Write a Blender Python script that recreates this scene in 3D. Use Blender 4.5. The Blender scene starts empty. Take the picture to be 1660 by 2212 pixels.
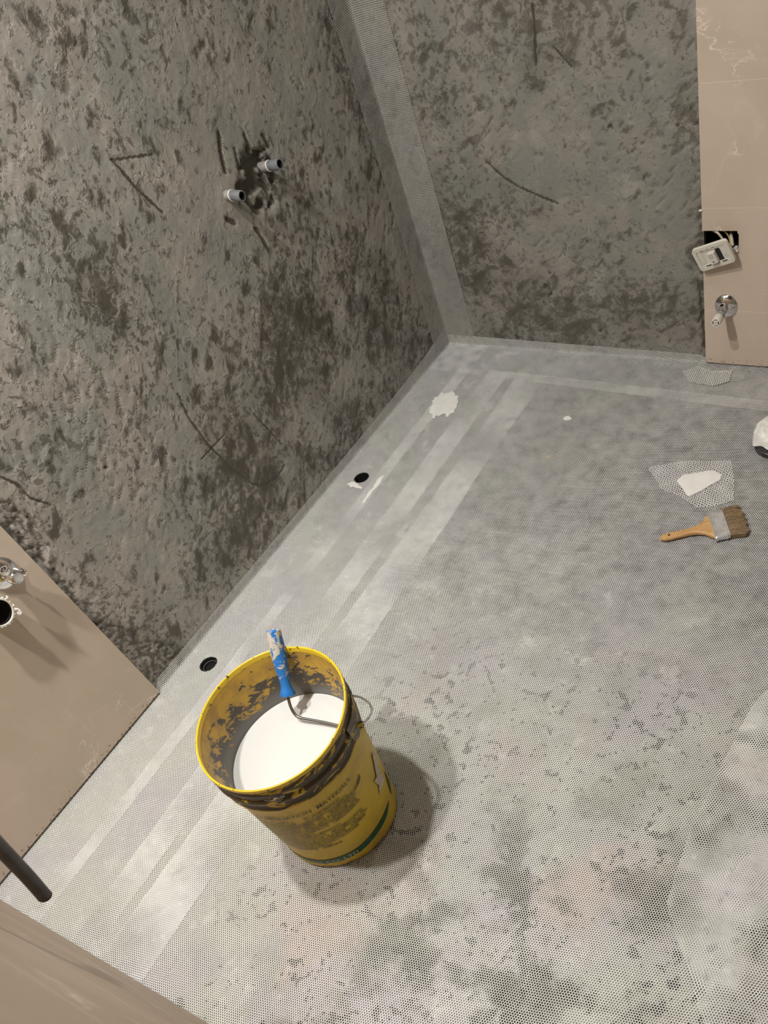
import bpy, bmesh, math, random
import numpy as np
from mathutils import Vector, Matrix
random.seed(7)
scn = bpy.context.scene
COL = scn.collection

# ------------------------------------------------------------------ camera
R = ((0.86449005, 0.4526725, -0.2185053), (0.27923673, -0.79395661, -0.54005532), (-0.41795192, 0.40585775, -0.81277037))
CAM = Vector((1.75996564, -2.16063113, 1.4204064))
FOC, CX, CY, IW, IH = 1725.3257, 1117.711, 1639.139, 1660, 2212
cd = bpy.data.cameras.new('camera'); cam = bpy.data.objects.new('camera', cd); COL.objects.link(cam)
m = Matrix.Identity(4)
for i in range(3):
    m[i][0] = R[0][i]; m[i][1] = -R[1][i]; m[i][2] = -R[2][i]; m[i][3] = CAM[i]
cam.matrix_world = m
cd.sensor_fit = 'VERTICAL'; cd.sensor_height = 36; cd.lens = FOC / IH * 36
cd.shift_x = -(CX - IW / 2) / IH; cd.shift_y = (CY - IH / 2) / IH
cd.clip_start = 0.005
cd.dof.use_dof = True; cd.dof.focus_distance = 1.7; cd.dof.aperture_fstop = 7.0
scn.camera = cam

# ------------------------------------------------------------------ light, world, exposure
w = bpy.data.worlds.new('world'); scn.world = w; w.use_nodes = True
w.node_tree.nodes['Background'].inputs[0].default_value = (1.0, 0.93, 0.86, 1)
w.node_tree.nodes['Background'].inputs[1].default_value = 0.02
def lamp(x, y, z, power, r=0.045, col=(1.0, 0.972, 0.925)):
    l = bpy.data.lights.new('ceiling_lamp', 'AREA'); l.shape = 'DISK'; l.size = 2 * r; l.energy = power; l.color = col
    o = bpy.data.objects.new('ceiling_lamp', l); o.location = (x, y, z); COL.objects.link(o)
lamp(0.52, -1.62, 2.33, 29)
lamp(0.50, -2.13, 2.33, 26.5)
lamp(1.00, -0.95, 2.33, 4)
vs = scn.view_settings
vs.view_transform = 'Standard'; vs.look = 'None'; vs.gamma = 1; vs.exposure = 0.0; vs.use_curve_mapping = False

# ------------------------------------------------------------------ node helpers
class NT:
    def __init__(s, name):
        s.m = bpy.data.materials.new(name); s.m.use_nodes = True; s.t = s.m.node_tree; s.t.nodes.clear()
        s.out = s.n('ShaderNodeOutputMaterial')
    def n(s, typ, **kw):
        x = s.t.nodes.new(typ)
        for k, v in kw.items(): setattr(x, k, v)
        return x
    def put(s, sock, v):
        if isinstance(v, bpy.types.NodeSocket): s.t.links.new(v, sock)
        elif isinstance(v, (tuple, list)):
            if len(v) == 3 and sock.type == 'RGBA': v = (*v, 1)
            sock.default_value = v
        else:
            sock.default_value = v
    def math(s, op, a, b=None, c=None, clamp=False):
        x = s.n('ShaderNodeMath', operation=op, use_clamp=clamp); s.put(x.inputs[0], a)
        if b is not None: s.put(x.inputs[1], b)
        if c is not None: s.put(x.inputs[2], c)
        return x.outputs[0]
    def vmath(s, op, a, b=None, scale=None):
        x = s.n('ShaderNodeVectorMath', operation=op); s.put(x.inputs[0], a)
        if b is not None: s.put(x.inputs[1], b)
        if scale is not None: s.put(x.inputs['Scale'], scale)
        return x.outputs['Value'] if op in ('DOT_PRODUCT', 'LENGTH', 'DISTANCE') else x.outputs[0]
    def ramp(s, v, lo, hi, a=0.0, b=1.0, smooth=True):
        x = s.n('ShaderNodeMapRange'); x.interpolation_type = 'SMOOTHSTEP' if smooth else 'LINEAR'
        s.put(x.inputs[0], v); s.put(x.inputs[1], lo); s.put(x.inputs[2], hi); s.put(x.inputs[3], a); s.put(x.inputs[4], b)
        return x.outputs[0]
    def mix(s, f, a, b, mode='MIX'):
        x = s.n('ShaderNodeMix', data_type='RGBA', blend_type=mode)
        s.put(x.inputs[0], f); s.put(x.inputs[6], a); s.put(x.inputs[7], b); return x.outputs[2]
    def coord(s, which='Object'):
        return s.n('ShaderNodeTexCoord').outputs[which]
    def mapping(s, v, rot=(0, 0, 0), scale=(1, 1, 1), loc=(0, 0, 0)):
        x = s.n('ShaderNodeMapping'); s.put(x.inputs[0], v); x.inputs[1].default_value = loc; x.inputs[2].default_value = rot; x.inputs[3].default_value = scale
        return x.outputs[0]
    def noise(s, v, scale=5, detail=4, rough=0.55, dist=0.0, color=False):
        x = s.n('ShaderNodeTexNoise'); s.put(x.inputs['Vector'], v); s.put(x.inputs['Scale'], scale); x.inputs['Detail'].default_value = detail
        x.inputs['Roughness'].default_value = rough; x.inputs['Distortion'].default_value = dist
        return x.outputs['Color' if color else 0]
    def voro(s, v, scale=5, feature='F1', rand=1.0):
        x = s.n('ShaderNodeTexVoronoi', feature=feature); s.put(x.inputs['Vector'], v); x.inputs['Scale'].default_value = scale; x.inputs['Randomness'].default_value = rand
        return x.outputs['Distance']
    def attr(s, name):
        return s.n('ShaderNodeAttribute', attribute_name=name).outputs['Fac']
    def bump(s, h, strength=0.3, dist=0.01, normal=None):
        x = s.n('ShaderNodeBump'); x.inputs['Strength'].default_value = strength; x.inputs['Distance'].default_value = dist; s.put(x.inputs['Height'], h)
        if normal is not None: s.put(x.inputs['Normal'], normal)
        return x.outputs[0]
    def bsdf(s, color, rough=0.5, metal=0.0, normal=None, spec=0.5, coat=0.0, sss=0.0):
        x = s.n('ShaderNodeBsdfPrincipled'); s.put(x.inputs['Base Color'], color); s.put(x.inputs['Roughness'], rough); s.put(x.inputs['Metallic'], metal)
        s.put(x.inputs['Specular IOR Level'], spec); x.inputs['Coat Weight'].default_value = coat; x.inputs['Coat Roughness'].default_value = 0.06
        if normal is not None: s.put(x.inputs['Normal'], normal)
        return x.outputs[0]
    def done(s, sh):
        s.t.links.new(sh, s.out.inputs[0]); return s.m

def plain(name, col, rough=0.5, metal=0.0, spec=0.5, coat=0.0, var=0.0, vs_=60, bumpk=0.0):
    t = NT(name); c = col; nrm = None
    if var or bumpk:
        nz = t.noise(t.coord(), vs_, 5, 0.6)
        if var: c = t.mix(t.ramp(nz, 0.3, 0.7), tuple(x * (1 - var) for x in col), tuple(min(1, x * (1 + var)) for x in col))
        if bumpk: nrm = t.bump(nz, bumpk, 0.002)
    return t.done(t.bsdf(c, rough, metal, nrm, spec, coat))

# ------------------------------------------------------------------ materials
def cement_mat(name, axis, ang, base_a, base_b, dark, dmax=0.85):
    """trowelled wet cement render, axis = the wall's normal"""
    t = NT(name); P = t.coord()
    rot = (ang, 0, 0) if axis == 0 else (0, ang, 0)
    st = (1, 0.55, 1) if axis == 0 else (0.55, 1, 1)
    wv = t.vmath('SCALE', t.vmath('SUBTRACT', t.noise(P, 9, 3, 0.6, 0, True), (0.5, 0.5, 0.5)), scale=0.05)
    PW = t.vmath('ADD', P, wv)
    Q = t.mapping(t.mapping(PW, rot), (0, 0, 0), st)
    rot2 = tuple(-r * 0.9 for r in rot)
    Q2 = t.mapping(t.mapping(PW, rot2), (0, 0, 0), (1, 0.6, 0.6) if axis == 0 else (0.6, 1, 0.6))
    damp = t.attr('damp')
    big = t.noise(P, 3.1, 4, 0.6)
    patch = t.noise(PW, 5.5, 5, 0.62)
    base = t.mix(t.ramp(patch, 0.42, 0.58), base_a, base_b)
    pale = t.ramp(t.noise(Q2, 20, 6, 0.68), 0.50, 0.68, 0, 0.55)
    base = t.mix(pale, base, tuple(min(1, c * 1.42) for c in base_a))
    fine = t.noise(P, 150, 4, 0.7)
    base = t.mix(t.ramp(fine, 0.3, 0.75, 0.0, 0.30), base, tuple(c * 0.62 for c in base_a))
    s1 = t.noise(Q, 30, 6, 0.60); s2 = t.noise(Q2, 80, 4, 0.58); s3 = t.noise(PW, 58, 5, 0.60)
    cl = t.math('ADD', t.math('MULTIPLY', big, 0.44), t.math('MULTIPLY', damp, 0.075))
    th = t.math('SUBTRACT', 0.792, cl)                       # threshold falls where smudges cluster
    d1 = t.ramp(t.math('SUBTRACT', s1, th), -0.04, 0.10)
    d2 = t.ramp(t.math('SUBTRACT', s2, t.math('ADD', th, 0.03)), -0.03, 0.07, 0, 0.75)
    d3 = t.ramp(t.math('SUBTRACT', s3, t.math('ADD', th, 0.035)), -0.03, 0.07, 0, 0.85)
    dk = t.math('MAXIMUM', t.math('MAXIMUM', d1, d2), d3)
    dk = t.math('MULTIPLY', dk, dmax)
    sta = t.attr('stain')
    dk = t.math('MAXIMUM', dk, t.ramp(sta, 0.15, 0.9, 0, 0.92))
    wash = t.math('MULTIPLY', damp, t.ramp(t.noise(PW, 12, 5, 0.6), 0.36, 0.62, 0.05, 0.62))
    base = t.mix(wash, base, tuple(d * 1.7 + b_ * 0.12 for d, b_ in zip(dark, base_a)))
    col = t.mix(dk, base, dark)
    streak = t.noise(Q, 110, 5, 0.7)
    h = t.math('ADD', t.math('MULTIPLY', dk, -0.7), t.math('MULTIPLY', streak, 0.10))
    h = t.math('ADD', h, t.math('MULTIPLY', fine, 0.12))
    h = t.math('ADD', h, t.math('MULTIPLY', t.noise(Q, 30, 2, 0.5), 1.2))
    h = t.math('ADD', h, t.math('MULTIPLY', t.noise(PW, 38, 3, 0.5), 1.2))
    h = t.math('ADD', h, t.math('MULTIPLY', t.ramp(t.noise(Q2, 60, 3, 0.6), 0.58, 0.66), 0.6))
    rough = t.ramp(t.math('ADD', dk, t.math('MULTIPLY', fine, 0.4)), 0.0, 1.2, 0.60, 0.38)
    return t.done(t.bsdf(col, rough, 0, t.bump(h, 0.32, 0.005), 0.45))

M = {}
M['cement_left'] = cement_mat('cement_left', 0, -0.80, (0.355, 0.326, 0.288), (0.285, 0.283, 0.252), (0.052, 0.044, 0.030))
M['cement_back'] = cement_mat('cement_back', 1, 0.45, (0.275, 0.254, 0.225), (0.226, 0.227, 0.200), (0.052, 0.045, 0.032), 0.72)

def tile_mat(name='beige_marble_tile', ca=(0.530, 0.445, 0.350), cb=(0.590, 0.485, 0.398)):
    t = NT(name); P = t.coord()
    n1 = t.noise(P, 3.2, 5, 0.6, 0.8)
    c = t.mix(t.ramp(n1, 0.35, 0.65), ca, cb)
    n2 = t.noise(P, 9, 6, 0.65, 1.5)
    c = t.mix(t.ramp(n2, 0.56, 0.74, 0, 0.45), c, (0.67, 0.575, 0.49))
    v = t.math('ABSOLUTE', t.math('SUBTRACT', t.noise(P, 3.4, 7, 0.62, 1.1), 0.5))
    gate = t.ramp(t.noise(t.mapping(P, (0.4, 0.2, 0.3)), 6.0, 2), 0.52, 0.64)
    c = t.mix(t.math('MULTIPLY', t.ramp(v, 0.0, 0.012, 0.75, 0.0), gate), c, (0.84, 0.74, 0.65))
    sp = t.ramp(t.voro(P, 22), 0.02, 0.055, 1, 0)
    sp = t.math('MULTIPLY', sp, t.ramp(t.noise(P, 11, 2), 0.56, 0.62))
    c = t.mix(t.math('MULTIPLY', sp, 0.7), c, (0.13, 0.10, 0.07))
    sz = t.n('ShaderNodeSeparateXYZ'); t.put(sz.inputs[0], P)
    ch = t.math('MULTIPLY', t.ramp(t.noise(t.mapping(P, scale=(1, 1, 2)), 90, 4, 0.7), 0.58, 0.63), t.ramp(sz.outputs[2], 0.030, 0.014))
    c = t.mix(ch, c, (0.10, 0.065, 0.035))
    return t.done(t.bsdf(c, 0.48, 0, t.bump(t.noise(P, 200, 3), 0.04, 0.001), 0.35))
M['tile'] = tile_mat(); M['tile_shaded'] = tile_mat('shaded_marble_tile', (0.44, 0.325, 0.225), (0.49, 0.37, 0.27))  # second is the same tile, front wall's dim grazing light put into its colour
M['grout'] = plain('pale_grout', (0.74, 0.63, 0.50), 0.8)

def floor_mat():
    t = NT('milky_coated_cement'); P = t.coord()
    sx = t.n('ShaderNodeSeparateXYZ'); t.put(sx.inputs[0], P); x, y = sx.outputs[0], sx.outputs[1]
    n1 = t.noise(P, 3.0, 4, 0.6, 0.3); n2 = t.noise(P, 11, 6, 0.64, 0.4); n3 = t.noise(P, 40, 5, 0.62, 0.3)
    # where the milk coat has been poured and spread (thick near the bucket, thin at the far side)
    m = t.math('ADD', t.ramp(y, -0.72, -1.55, 0.0, 0.76, False), t.ramp(x, 0.60, 0.22, 0.0, 0.42))
    m = t.math('ADD', m, t.math('MULTIPLY', t.math('SUBTRACT', n1, 0.5), 0.9))
    m = t.math('ADD', m, t.math('MULTIPLY', t.math('SUBTRACT', n2, 0.5), 0.9))
    # worn, thinly coated ground towards the near right corner
    wear = t.math('MULTIPLY', t.ramp(y, -1.30, -1.75), t.ramp(x, 0.75, 1.15))
    m = t.math('SUBTRACT', m, t.math('MULTIPLY', wear, t.ramp(t.noise(P, 6.5, 5, 0.65), 0.46, 0.60, 0, 0.75)))
    m = t.ramp(m, 0.02, 0.70, 0, 1, False)
    bare = t.mix(t.ramp(n2, 0.4, 0.6), (0.026, 0.025, 0.022), (0.075, 0.073, 0.067))
    tint = t.mix(t.ramp(t.noise(P, 3.1, 2), 0.42, 0.60), (0.42, 0.435, 0.375), (0.40, 0.375, 0.41))
    tint = t.mix(t.math('MULTIPLY', t.ramp(t.noise(t.mapping(P, loc=(3, 1, 0)), 3.7, 2), 0.50, 0.66), t.math('MULTIPLY', t.ramp(y, -0.95, -1.5), t.ramp(x, 0.5, 0.8))), tint, (0.46, 0.39, 0.365))
    c = t.mix(m, bare, tint)
    # white smears of coating
    c = t.mix(t.math('MULTIPLY', t.ramp(t.noise(P, 12, 7, 0.66, 0.25), 0.55, 0.68, 0, 0.8), t.ramp(m, 0.15, 0.6)), c, (0.70, 0.70, 0.655))
    # uncoated black pin holes and pock marks
    away = t.math('MULTIPLY', t.ramp(x, 0.50, 0.68), t.ramp(y, -0.95, -1.25))
    area = t.ramp(t.noise(P, 6.0, 4, 0.65), 0.40, 0.60)
    pk = t.noise(P, 38, 4, 0.55)
    d = t.math('SUBTRACT', pk, t.math('SUBTRACT', 0.650, t.math('MULTIPLY', area, 0.095)))
    spots = t.math('MULTIPLY', t.ramp(d, 0.0, 0.018), away)
    v1 = t.n('ShaderNodeTexVoronoi', feature='F1'); t.put(v1.inputs['Vector'], P); v1.inputs['Scale'].default_value = 70
    sep = t.n('ShaderNodeSeparateColor'); t.put(sep.inputs[0], v1.outputs['Color'])
    some = t.math('GREATER_THAN', t.math('ADD', sep.outputs[0], t.math('MULTIPLY', area, 0.25)), 0.87)
    pin = t.math('MULTIPLY', t.math('MULTIPLY', t.ramp(v1.outputs['Distance'], 0.20, 0.30, 1, 0), some), away)
    c = t.mix(t.math('MAXIMUM', spots, pin), c, (0.022, 0.020, 0.017))
    h = t.math('ADD', n3, t.math('MULTIPLY', n2, 1.5)); h = t.math('SUBTRACT', h, spots)
    rough = t.ramp(m, 0, 1, 0.65, 0.35)
    return t.done(t.bsdf(c, rough, 0, t.bump(h, 0.35, 0.004), 0.45))
M['floor'] = floor_mat()

def net_mat(name, ang, period, width, col=(0.76, 0.76, 0.72), wob=0.0012, lilac=0.30):
    """woven white fibre net: round openings on a hexagonal lattice, UVs are in metres"""
    t = NT(name); P = t.coord('UV')
    wv = t.vmath('SUBTRACT', t.noise(P, 7, 2, 0.5, 0, True), (0.5, 0.5, 0.5))
    P = t.vmath('ADD', P, t.vmath('SCALE', wv, scale=wob * 8))
    k = 2 * math.pi / period * 2 / math.sqrt(3)
    tot = None
    for i in range(3):
        a = ang + i * 2 * math.pi / 3
        d = t.math('COSINE', t.vmath('DOT_PRODUCT', P, (k * math.cos(a), k * math.sin(a), 0)))
        tot = d if tot is None else t.math('ADD', tot, d)
    # tot: 3 in the middle of a hole, -1.5 at fibre knots
    clog = t.noise(P, 26, 3, 0.6)
    th = t.math('ADD', width, t.math('MULTIPLY', t.math('SUBTRACT', clog, 0.5), 1.7))
    fib = t.ramp(t.math('SUBTRACT', tot, th), -0.30, 0.30, 1, 0)
    c = t.mix(t.ramp(t.noise(P, 5, 2), 0.4, 0.65, 0, lilac), col, tuple(k_ * f_ for k_, f_ in zip(col, (0.86, 0.80, 0.96))))
    G = t.coord()
    sg = t.n('ShaderNodeSeparateXYZ'); t.put(sg.inputs[0], G); near = t.math('MULTIPLY', t.ramp(sg.outputs[1], -0.9, -1.4), t.ramp(sg.outputs[0], 0.5, 0.8))
    c = t.mix(t.math('MULTIPLY', near, t.ramp(t.noise(G, 6.5, 5, 0.66), 0.44, 0.62, 0, 0.60)), c, tuple(k_ * f_ for k_, f_ in zip(col, (0.70, 0.715, 0.65))))
    c = t.mix(t.math('MULTIPLY', near, t.ramp(t.noise(t.mapping(G, loc=(3, 1, 0)), 3.7, 4), 0.50, 0.66, 0, 0.5)), c, tuple(k_ * f_ for k_, f_ in zip(col, (0.97, 0.88, 0.85))))
    c = t.mix(t.ramp(t.noise(G, 46, 3), 0.60, 0.72, 0, 0.55), c, tuple(min(1, k_ * 1.22) for k_ in col))
    hb = t.ramp(t.math('SUBTRACT', tot, th), -1.2, 0.3, 1, 0)
    sh = t.bsdf(c, 0.42, 0, t.bump(hb, 0.5, 0.0008), 0.45)
    tr = t.n('ShaderNodeBsdfTransparent').outputs[0]
    mx = t.n('ShaderNodeMixShader'); t.put(mx.inputs[0], fib); t.put(mx.inputs[1], tr); t.put(mx.inputs[2], sh)
    t.m.blend_method = 'HASHED' if hasattr(t.m, 'blend_method') else t.m.blend_method
    return t.done(mx.outputs[0])

def pail_mats():
    t = NT('scuffed_yellow_plastic'); P = t.coord()
    sx = t.n('ShaderNodeSeparateXYZ'); t.put(sx.inputs[0], P); z = sx.outputs[2]
    n = t.noise(P, 11, 6, 0.62, 0.8); n2 = t.noise(P, 40, 5, 0.65, 0.5)
    y = t.mix(t.ramp(n, 0.35, 0.68), (0.66, 0.46, 0.030), (0.52, 0.36, 0.045))
    y = t.mix(t.ramp(t.noise(P, 22, 4), 0.62, 0.72, 0, 0.5), y, (0.33, 0.20, 0.03))
    st = t.math('ADD', t.math('MULTIPLY', n, 0.30), t.math('MULTIPLY', n2, 0.14))
    # black tar line left below the rim
    lower = t.ramp(t.math('ADD', z, t.math('MULTIPLY', st, 0.06)), 0.296, 0.300)
    upper = t.ramp(t.math('ADD', z, t.math('MULTIPLY', n2, 0.02)), 0.3635, 0.3555)
    band = t.math('MULTIPLY', lower, upper)
    gap = t.ramp(t.noise(t.mapping(P, scale=(1, 1, 2.4)), 26, 6, 0.6, 0.8), 0.55, 0.62, 1.0, 0.0)
    band = t.math('MULTIPLY', band, t.math('ADD', t.math('MULTIPLY', gap, 0.95), 0.0))
    c = t.mix(band, y, (0.045, 0.032, 0.022))
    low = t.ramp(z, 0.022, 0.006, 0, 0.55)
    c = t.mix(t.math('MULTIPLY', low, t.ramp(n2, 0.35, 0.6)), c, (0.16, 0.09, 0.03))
    out = t.done(t.bsdf(c, 0.42, 0, t.bump(n2, 0.12, 0.002), 0.45))
    t = NT('tar_smeared_yellow_inside'); P = t.coord()
    sx = t.n('ShaderNodeSeparateXYZ'); t.put(sx.inputs[0], P); z = sx.outputs[2]
    Q = t.mapping(t.mapping(P, (0.5, 0.5, 0)), scale=(1, 1, 2.2))
    n = t.noise(Q, 26, 8, 0.70, 0.35)
    nb = t.noise(P, 7, 2)
    k = t.math('ADD', n, t.math('ADD', t.ramp(z, 0.345, 0.245, -0.13, 0.10, False), t.math('MULTIPLY', nb, 0.25)))
    msk = t.ramp(k, 0.605, 0.63)
    c = t.mix(t.ramp(t.noise(P, 30, 4), 0.3, 0.7), (0.64, 0.40, 0.045), (0.44, 0.27, 0.06))
    g = t.mix(t.ramp(z, 0.285, 0.245), (0.085, 0.072, 0.058), (0.19, 0.185, 0.175))
    c = t.mix(msk, c, g)
    inn = t.done(t.bsdf(c, 0.45, 0, t.bump(n, 0.2, 0.002), 0.4))
    return out, inn
M['pail'], M['pail_in'] = pail_mats()
t = NT('chipped_rim_yellow'); P = t.coord(); nn = t.noise(P, 75, 5, 0.72)
M['rim'] = t.done(t.bsdf(t.mix(t.ramp(nn, 0.585, 0.62), (0.83, 0.58, 0.03), (0.06, 0.04, 0.02)), 0.35, 0, t.bump(nn, 0.1, 0.001), 0.5))
M['paint'] = plain('white_liquid_coating', (0.72, 0.72, 0.70), 0.04, spec=0.9, coat=0.5)
M['ink'] = plain('dark_green_print', (0.030, 0.042, 0.022), 0.5)
M['green'] = plain('green_band_print', (0.012, 0.085, 0.045), 0.4, var=0.3)
M['white_ink'] = plain('faded_white_print', (0.45, 0.52, 0.36), 0.5)
M['putty'] = plain('grey_putty_smear', (0.55, 0.47, 0.40), 0.7, var=0.2, bumpk=0.5)
M['wire'] = plain('galvanised_wire', (0.62, 0.60, 0.56), 0.35, 0.75)
M['steel'] = plain('dull_steel_rod', (0.20, 0.19, 0.18), 0.35, 0.8)
t = NT('blue_plastic_with_dried_paint'); P = t.coord(); sx = t.n('ShaderNodeSeparateXYZ'); t.put(sx.inputs[0], P)
nn = t.noise(P, 55, 5, 0.6, 0.6); k = t.math('ADD', nn, t.ramp(sx.outputs[2], 0.015, 0.115, -0.15, 0.065, False)); ms = t.ramp(k, 0.47, 0.54)
M['blue'] = t.done(t.bsdf(t.mix(ms, (0.022, 0.185, 0.56), (0.55, 0.51, 0.42)), t.ramp(ms, 0, 1, 0.3, 0.65), 0, t.bump(t.math('ADD', ms, nn), 0.5, 0.0012), 0.5))
M['chrome'] = plain('chrome', (0.74, 0.73, 0.72), 0.10, 1.0)
M['white_plastic'] = plain('ivory_white_plastic', (0.74, 0.70, 0.62), 0.4)
M['white_pvc'] = plain('white_pvc', (0.78, 0.75, 0.68), 0.35)
M['ptfe'] = plain('white_thread_tape', (0.85, 0.82, 0.76), 0.6, var=0.1, vs_=200)
M['grey_pvc'] = plain('grey_plastic_pipe', (0.17, 0.18, 0.19), 0.45, var=0.2, vs_=60)
M['grey_light'] = plain('light_grey_plastic', (0.30, 0.29, 0.27), 0.45, var=0.2, vs_=80)
M['black'] = plain('black_plastic', (0.012, 0.012, 0.012), 0.4)
M['hole_dark'] = plain('dark_hole', (0.01, 0.009, 0.008), 0.9)
M['hose'] = plain('dark_grey_rubber', (0.055, 0.050, 0.050), 0.5, var=0.25, vs_=40)
M['cable_w'] = plain('white_cable_sheath', (0.55, 0.50, 0.42), 0.5)
M['cable_y'] = plain('yellow_wire', (0.50, 0.36, 0.10), 0.5)
M['patch'] = plain('white_cement_slurry', (0.84, 0.83, 0.78), 0.55, var=0.04, vs_=30, bumpk=0.35)
M['bag'] = plain('white_plastic_film', (0.76, 0.75, 0.70), 0.45, var=0.08, vs_=30)
M['pipe_black'] = plain('sooty_pipe', (0.055, 0.052, 0.055), 0.4, var=0.6, vs_=45)
M['ceiling'] = plain('bare_concrete_ceiling', (0.30, 0.29, 0.27), 0.9)
t = NT('brush_wood'); P = t.coord(); nn = t.noise(t.mapping(P, scale=(0.12, 1, 1)), 240, 4, 0.6, 0.3)
M['wood'] = t.done(t.bsdf(t.mix(t.ramp(nn, 0.3, 0.7), (0.50, 0.27, 0.105), (0.63, 0.39, 0.175)), 0.45, 0, None, 0.4))
M['ferrule'] = plain('tin_ferrule', (0.66, 0.66, 0.67), 0.30, 0.65, var=0.12, vs_=80, bumpk=0.1)
M['bristle'] = plain('hog_bristle', (0.27, 0.185, 0.095), 0.6, var=0.35, vs_=300)
M['bristle_in'] = plain('bristle_core', (0.16, 0.105, 0.05), 0.8)
M['chip'] = plain('dry_leaf_chip', (0.62, 0.50, 0.36), 0.7)

# ------------------------------------------------------------------ geometry helpers
def tag(o, label=None, cat=None, group=None, kind=None):
    if label: o['label'] = label
    if cat: o['category'] = cat
    if group: o['group'] = group
    if kind: o['kind'] = kind
    return o
def obj(name, bm, mat, parent=None, smooth=True, loc=None):
    me = bpy.data.meshes.new(name)
    if isinstance(bm, bmesh.types.BMesh):
        bmesh.ops.recalc_face_normals(bm, faces=bm.faces); bm.to_mesh(me); bm.free()
    else:
        me.from_pydata(*bm)
    for mt in (mat if isinstance(mat, list) else [mat]): me.materials.append(mt)
    if smooth:
        me.polygons.foreach_set('use_smooth', [True] * len(me.polygons))
        try: me.set_sharp_from_angle(angle=math.radians(38))
        except Exception: pass
    o = bpy.data.objects.new(name, me); COL.objects.link(o)
    if parent: o.parent = parent
    if loc is not None: o.location = loc
    return o
def empty(name, loc=(0, 0, 0), rot=(0, 0, 0)):
    o = bpy.data.objects.new(name, None); COL.objects.link(o); o.location = loc; o.rotation_euler = rot; o.empty_display_size = 0.03
    return o
def B(): return bmesh.new()
def box(bm, a, b, bevel=0.0):
    x0, y0, z0 = a; x1, y1, z1 = b
    r = bmesh.ops.create_cube(bm, size=1.0)
    for v in r['verts']: v.co = Vector(((x0 + x1) / 2 + v.co.x * (x1 - x0), (y0 + y1) / 2 + v.co.y * (y1 - y0), (z0 + z1) / 2 + v.co.z * (z1 - z0)))
    if bevel:
        es = {e for v in r['verts'] for e in v.link_edges}
        bmesh.ops.bevel(bm, geom=list(es), offset=bevel, segments=2, affect='EDGES')
    return r['verts']
def frame(d):
    d = Vector(d).normalized(); u = Vector((0, 0, 1)) if abs(d.z) < 0.9 else Vector((1, 0, 0))
    a = d.cross(u).normalized(); return d, a, a.cross(d).normalized()
def lathe(bm, prof, origin=(0, 0, 0), axis=(0, 0, 1), n=40, close=False, a0=0, a1=2 * math.pi):
    """prof: list of (radius, height along axis)"""
    d, a, b = frame(axis); o = Vector(origin); rings = []
    for r, h in prof:
        if r < 1e-6: rings.append([bm.verts.new(o + d * h)]); continue
        rings.append([bm.verts.new(o + d * h + (a * math.cos(2 * math.pi * i / n) + b * math.sin(2 * math.pi * i / n)) * r) for i in range(n)])
    pairs = list(zip(rings, rings[1:]))
    if close: pairs.append((rings[-1], rings[0]))
    for p, q in pairs:
        for i in range(n):
            j = (i + 1) % n
            if len(p) == 1 and len(q) == 1: continue
            if len(p) == 1: bm.faces.new((p[0], q[i], q[j]))
            elif len(q) == 1: bm.faces.new((p[i], p[j], q[0]))
            else: bm.faces.new((p[i], p[j], q[j], q[i]))
def smooth_path(pts, k=8):
    P = [Vector(p) for p in pts]; P = [P[0] * 2 - P[1]] + P + [P[-1] * 2 - P[-2]]; out = []
    for i in range(1, len(P) - 2):
        for j in range(k):
            t = j / k; a, b, c, d = P[i - 1:i + 3]
            out.append(0.5 * ((2 * b) + (c - a) * t + (2 * a - 5 * b + 4 * c - d) * t * t + (3 * b - a - 3 * c + d) * t ** 3))
    out.append(P[-2]); return out
def tube(bm, pts, r, n=10, smooth=True, k=8, caps=True):
    P = smooth_path(pts, k) if smooth else [Vector(p) for p in pts]
    rr = r if callable(r) else (lambda s: r)
    _, a, b = frame(P[1] - P[0]); rings = []
    for i, p in enumerate(P):
        d = (P[min(i + 1, len(P) - 1)] - P[max(i - 1, 0)]).normalized()
        a = (a - d * a.dot(d)).normalized(); b = d.cross(a)
        q = rr(i / (len(P) - 1))
        rings.append([bm.verts.new(p + (a * math.cos(2 * math.pi * j / n) + b * math.sin(2 * math.pi * j / n)) * q) for j in range(n)])
    for p, q in zip(rings, rings[1:]):
        for i in range(n): bm.faces.new((p[i], p[(i + 1) % n], q[(i + 1) % n], q[i]))
    if caps: bm.faces.new(rings[0]); bm.faces.new(rings[-1])
    return rings
def prism(bm, pts, z0, z1):
    """outline in x,y extruded z0..z1"""
    lo = [bm.verts.new((x, y, z0)) for x, y in pts]; hi = [bm.verts.new((x, y, z1)) for x, y in pts]; n = len(pts)
    bm.faces.new(lo); bm.faces.new(hi)
    for i in range(n): bm.faces.new((lo[i], lo[(i + 1) % n], hi[(i + 1) % n], hi[i]))
    return lo + hi
def sheet(bm, outer, holes=()):
    """flat polygon with holes in x,y"""
    es = []
    for loop in [outer] + list(holes):
        vs_ = [bm.verts.new((x, y, 0)) for x, y in loop]
        es += [bm.edges.new((vs_[i], vs_[(i + 1) % len(vs_)])) for i in range(len(vs_))]
    bmesh.ops.triangle_fill(bm, use_beauty=True, use_dissolve=False, edges=es)
def circle(cx, cy, r, n=28, jit=0.0):
    return [(cx + r * (1 + jit * (random.random() - 0.5)) * math.cos(2 * math.pi * i / n), cy + r * (1 + jit * (random.random() - 0.5)) * math.sin(2 * math.pi * i / n)) for i in range(n)]

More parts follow.
